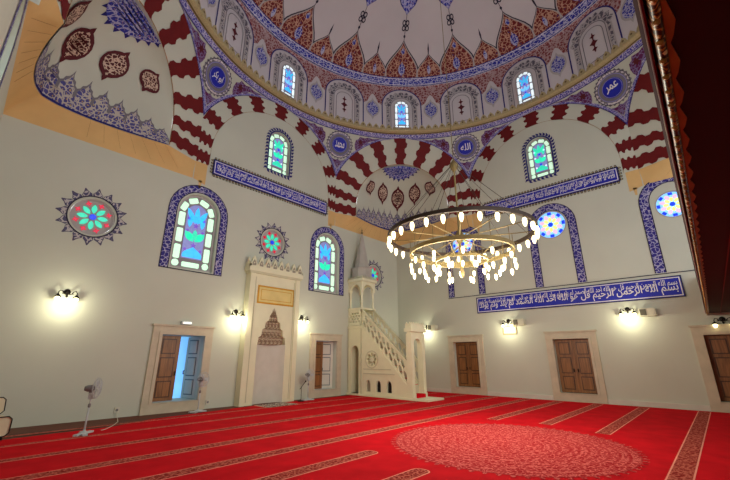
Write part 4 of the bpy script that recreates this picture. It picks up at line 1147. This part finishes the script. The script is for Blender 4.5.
dup(f1, (1.78, 7.74, fz), .1, 'white pedestal fan between the prayer niche and right open doorway')
M = MB(); pts = [(-5.3, 6.25, .03), (-5.2, 6.35, .026), (-4.95, 6.75, .027), (-4.7, 7.3, .027), (-4.55, 7.9, .027), (-4.5, 8.2, .03), (-4.5, 8.24, .18)]
M.tube(pts, .008, 'socket', n=6); tag(M.build('power_cord'), 'pale power cord trailing from the fan to the wall socket', 'cord')
# microphone on a stand beside the niche
t = empty('microphone_stand', (1.36, 7.62, fz), 0, 'thin dark microphone stand right of the prayer niche', 'microphone stand')
M = MB(); M.lathe([(0, 0), (.13, 0), (.13, .02), (.02, .04)], 'black', n=16); M.build('base', t)
M = MB(); M.tube([(0, 0, .02), (0, 0, .5)], .008, 'dark_metal', n=8); M.build('pole', t)
M = MB(); M.tube([(-.08, 0, .42), (.16, -.02, .68)], .012, 'black', n=8); M.lathe([(0, -.035), (.025, -.02), (.03, 0), (.025, .025), (0, .04)], 'black', n=10, c=(.17, -.02, .69)); M.build('microphone', t)
# chair cut off by the left edge of the view
t = empty('chair', (-7.14, 6.6, .03), .3, 'low cream padded chair with dark piping beside the far left wall', 'chair')
def pad(M, x0, x1, fn):
    M.prism([rrect(0, 0, .24, .2, 0, .3)], fn, 0, .06, 'chair_cream'); q = rrect(0, 0, .24, .2, 0, .3); M.tube([fn(u, v, -.004) for u, v in q], .011, 'black', n=6, closed=True); M.tube([fn(u, v, .064) for u, v in q], .011, 'black', n=6, closed=True)
M = MB(); pad(M, 0, 0, lambda u, v, d: (u, d * 6 - .2, .25 + v * .9)); M.build('seat', t)
M = MB(); pad(M, 0, 0, lambda u, v, d: (u * .85 + .0, .12 + d + v * .15, .62 + v * .75)); M.build('backrest', t)
for x in (-.2, .2):
    for y in (-.18, .2):
        M = MB(); M.tube([(x * .8, y, .0), (x * .8, y * .8, .1)], .02, 'black', n=8); M.build('leg', t)

# ------------------------------------------------------------------ gallery
t = empty('gallery', (A - .01, -4.215, 2.93), math.atan(.2 / 14.6), 'dark red gallery overhead at right with gilded carved edge', 'gallery')
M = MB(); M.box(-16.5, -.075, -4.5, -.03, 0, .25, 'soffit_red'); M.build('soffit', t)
M = MB(); M.box(-16.5, -.075, -.34, -.325, -.006, .0, 'soffit_seam'); M.build('seam_batten', t)
M = MB(); M.grid(lambda x, k: (x, *[(.012, .3), (.012, .06), (.006, .02), (-.004, -.03), (-.02, -.045), (-.036, -.035), (-.04, 0)][int(k)]), [-16.5 + 16.48 * i / 60 for i in range(61)], list(range(7)), 'gilding', uvf=lambda x, k: (x, k * .014))
for i in range(120):
    x = -16.45 + 16.4 * i / 119; M.lathe([(0, -.02), (.012, -.012), (.016, 0), (0, .012)], 'gilt_warm', n=6, c=(x, -.016, -.042))
M.build('carved_edge', t)
M = MB(); M.box(-16.5, -.02, .012, .02, -.015, .05, 'oxblood'); M.build('edge_fillet', t)
M = MB(); n = 56
for i in range(n):
    x0, x1 = -16.5 + 16.5 * i / n, -16.5 + 16.5 * (i + 1) / n
    pts = [(x0, -.04), (x1, -.04), (x1, -.052), (x1 - .05, -.066), (x1 - .14, -.078), (x0 + .05, -.06), (x0, -.052)]
    M.prism([pts], lambda u, v, d: (u, v, d), -.012, .0, 'gilt_warm')
M.build('scalloped_trim', t)
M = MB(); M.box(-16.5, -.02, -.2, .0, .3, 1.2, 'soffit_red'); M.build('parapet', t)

# ------------------------------------------------------------------ light
w = bpy.data.worlds.new('World'); sc.world = w; w.use_nodes = True
bg = w.node_tree.nodes['Background']; bg.inputs['Color'].default_value = (.93, .97, 1.04, 1); bg.inputs['Strength'].default_value = 2.0
def area(name, loc, rot, sx, sy, e, c):
    l = bpy.data.lights.new(name, 'AREA'); l.shape = 'RECTANGLE'; l.size = sx; l.size_y = sy; l.energy = e; l.color = c
    o = bpy.data.objects.new(name, l); col.objects.link(o); o.location = loc; o.rotation_euler = rot
for k in range(6):
    a = 2 * pi * k / 6
    lamp((CH.x + 1.0 * cos(a), CH.y + 1.0 * sin(a), 3.3), 105, .12, (1, .95, .78))  # point lights added among the chandelier bulbs to strengthen their light

# ------------------------------------------------------------------ camera
cam = bpy.data.cameras.new('Camera'); cam.sensor_width = 36; cam.lens = 369.25 * 36 / 730; cam.clip_start = .05
co = bpy.data.objects.new('Camera', cam); col.objects.link(co)
co.location = (-8.0126, -4.3549, 1.6); co.rotation_euler = (pi / 2 + .3068, 0, -.8228)
sc.camera = co
sc.view_settings.view_transform = 'Standard'; sc.view_settings.look = 'None'; sc.view_settings.exposure = 0.0
sc.cycles.use_denoising = True
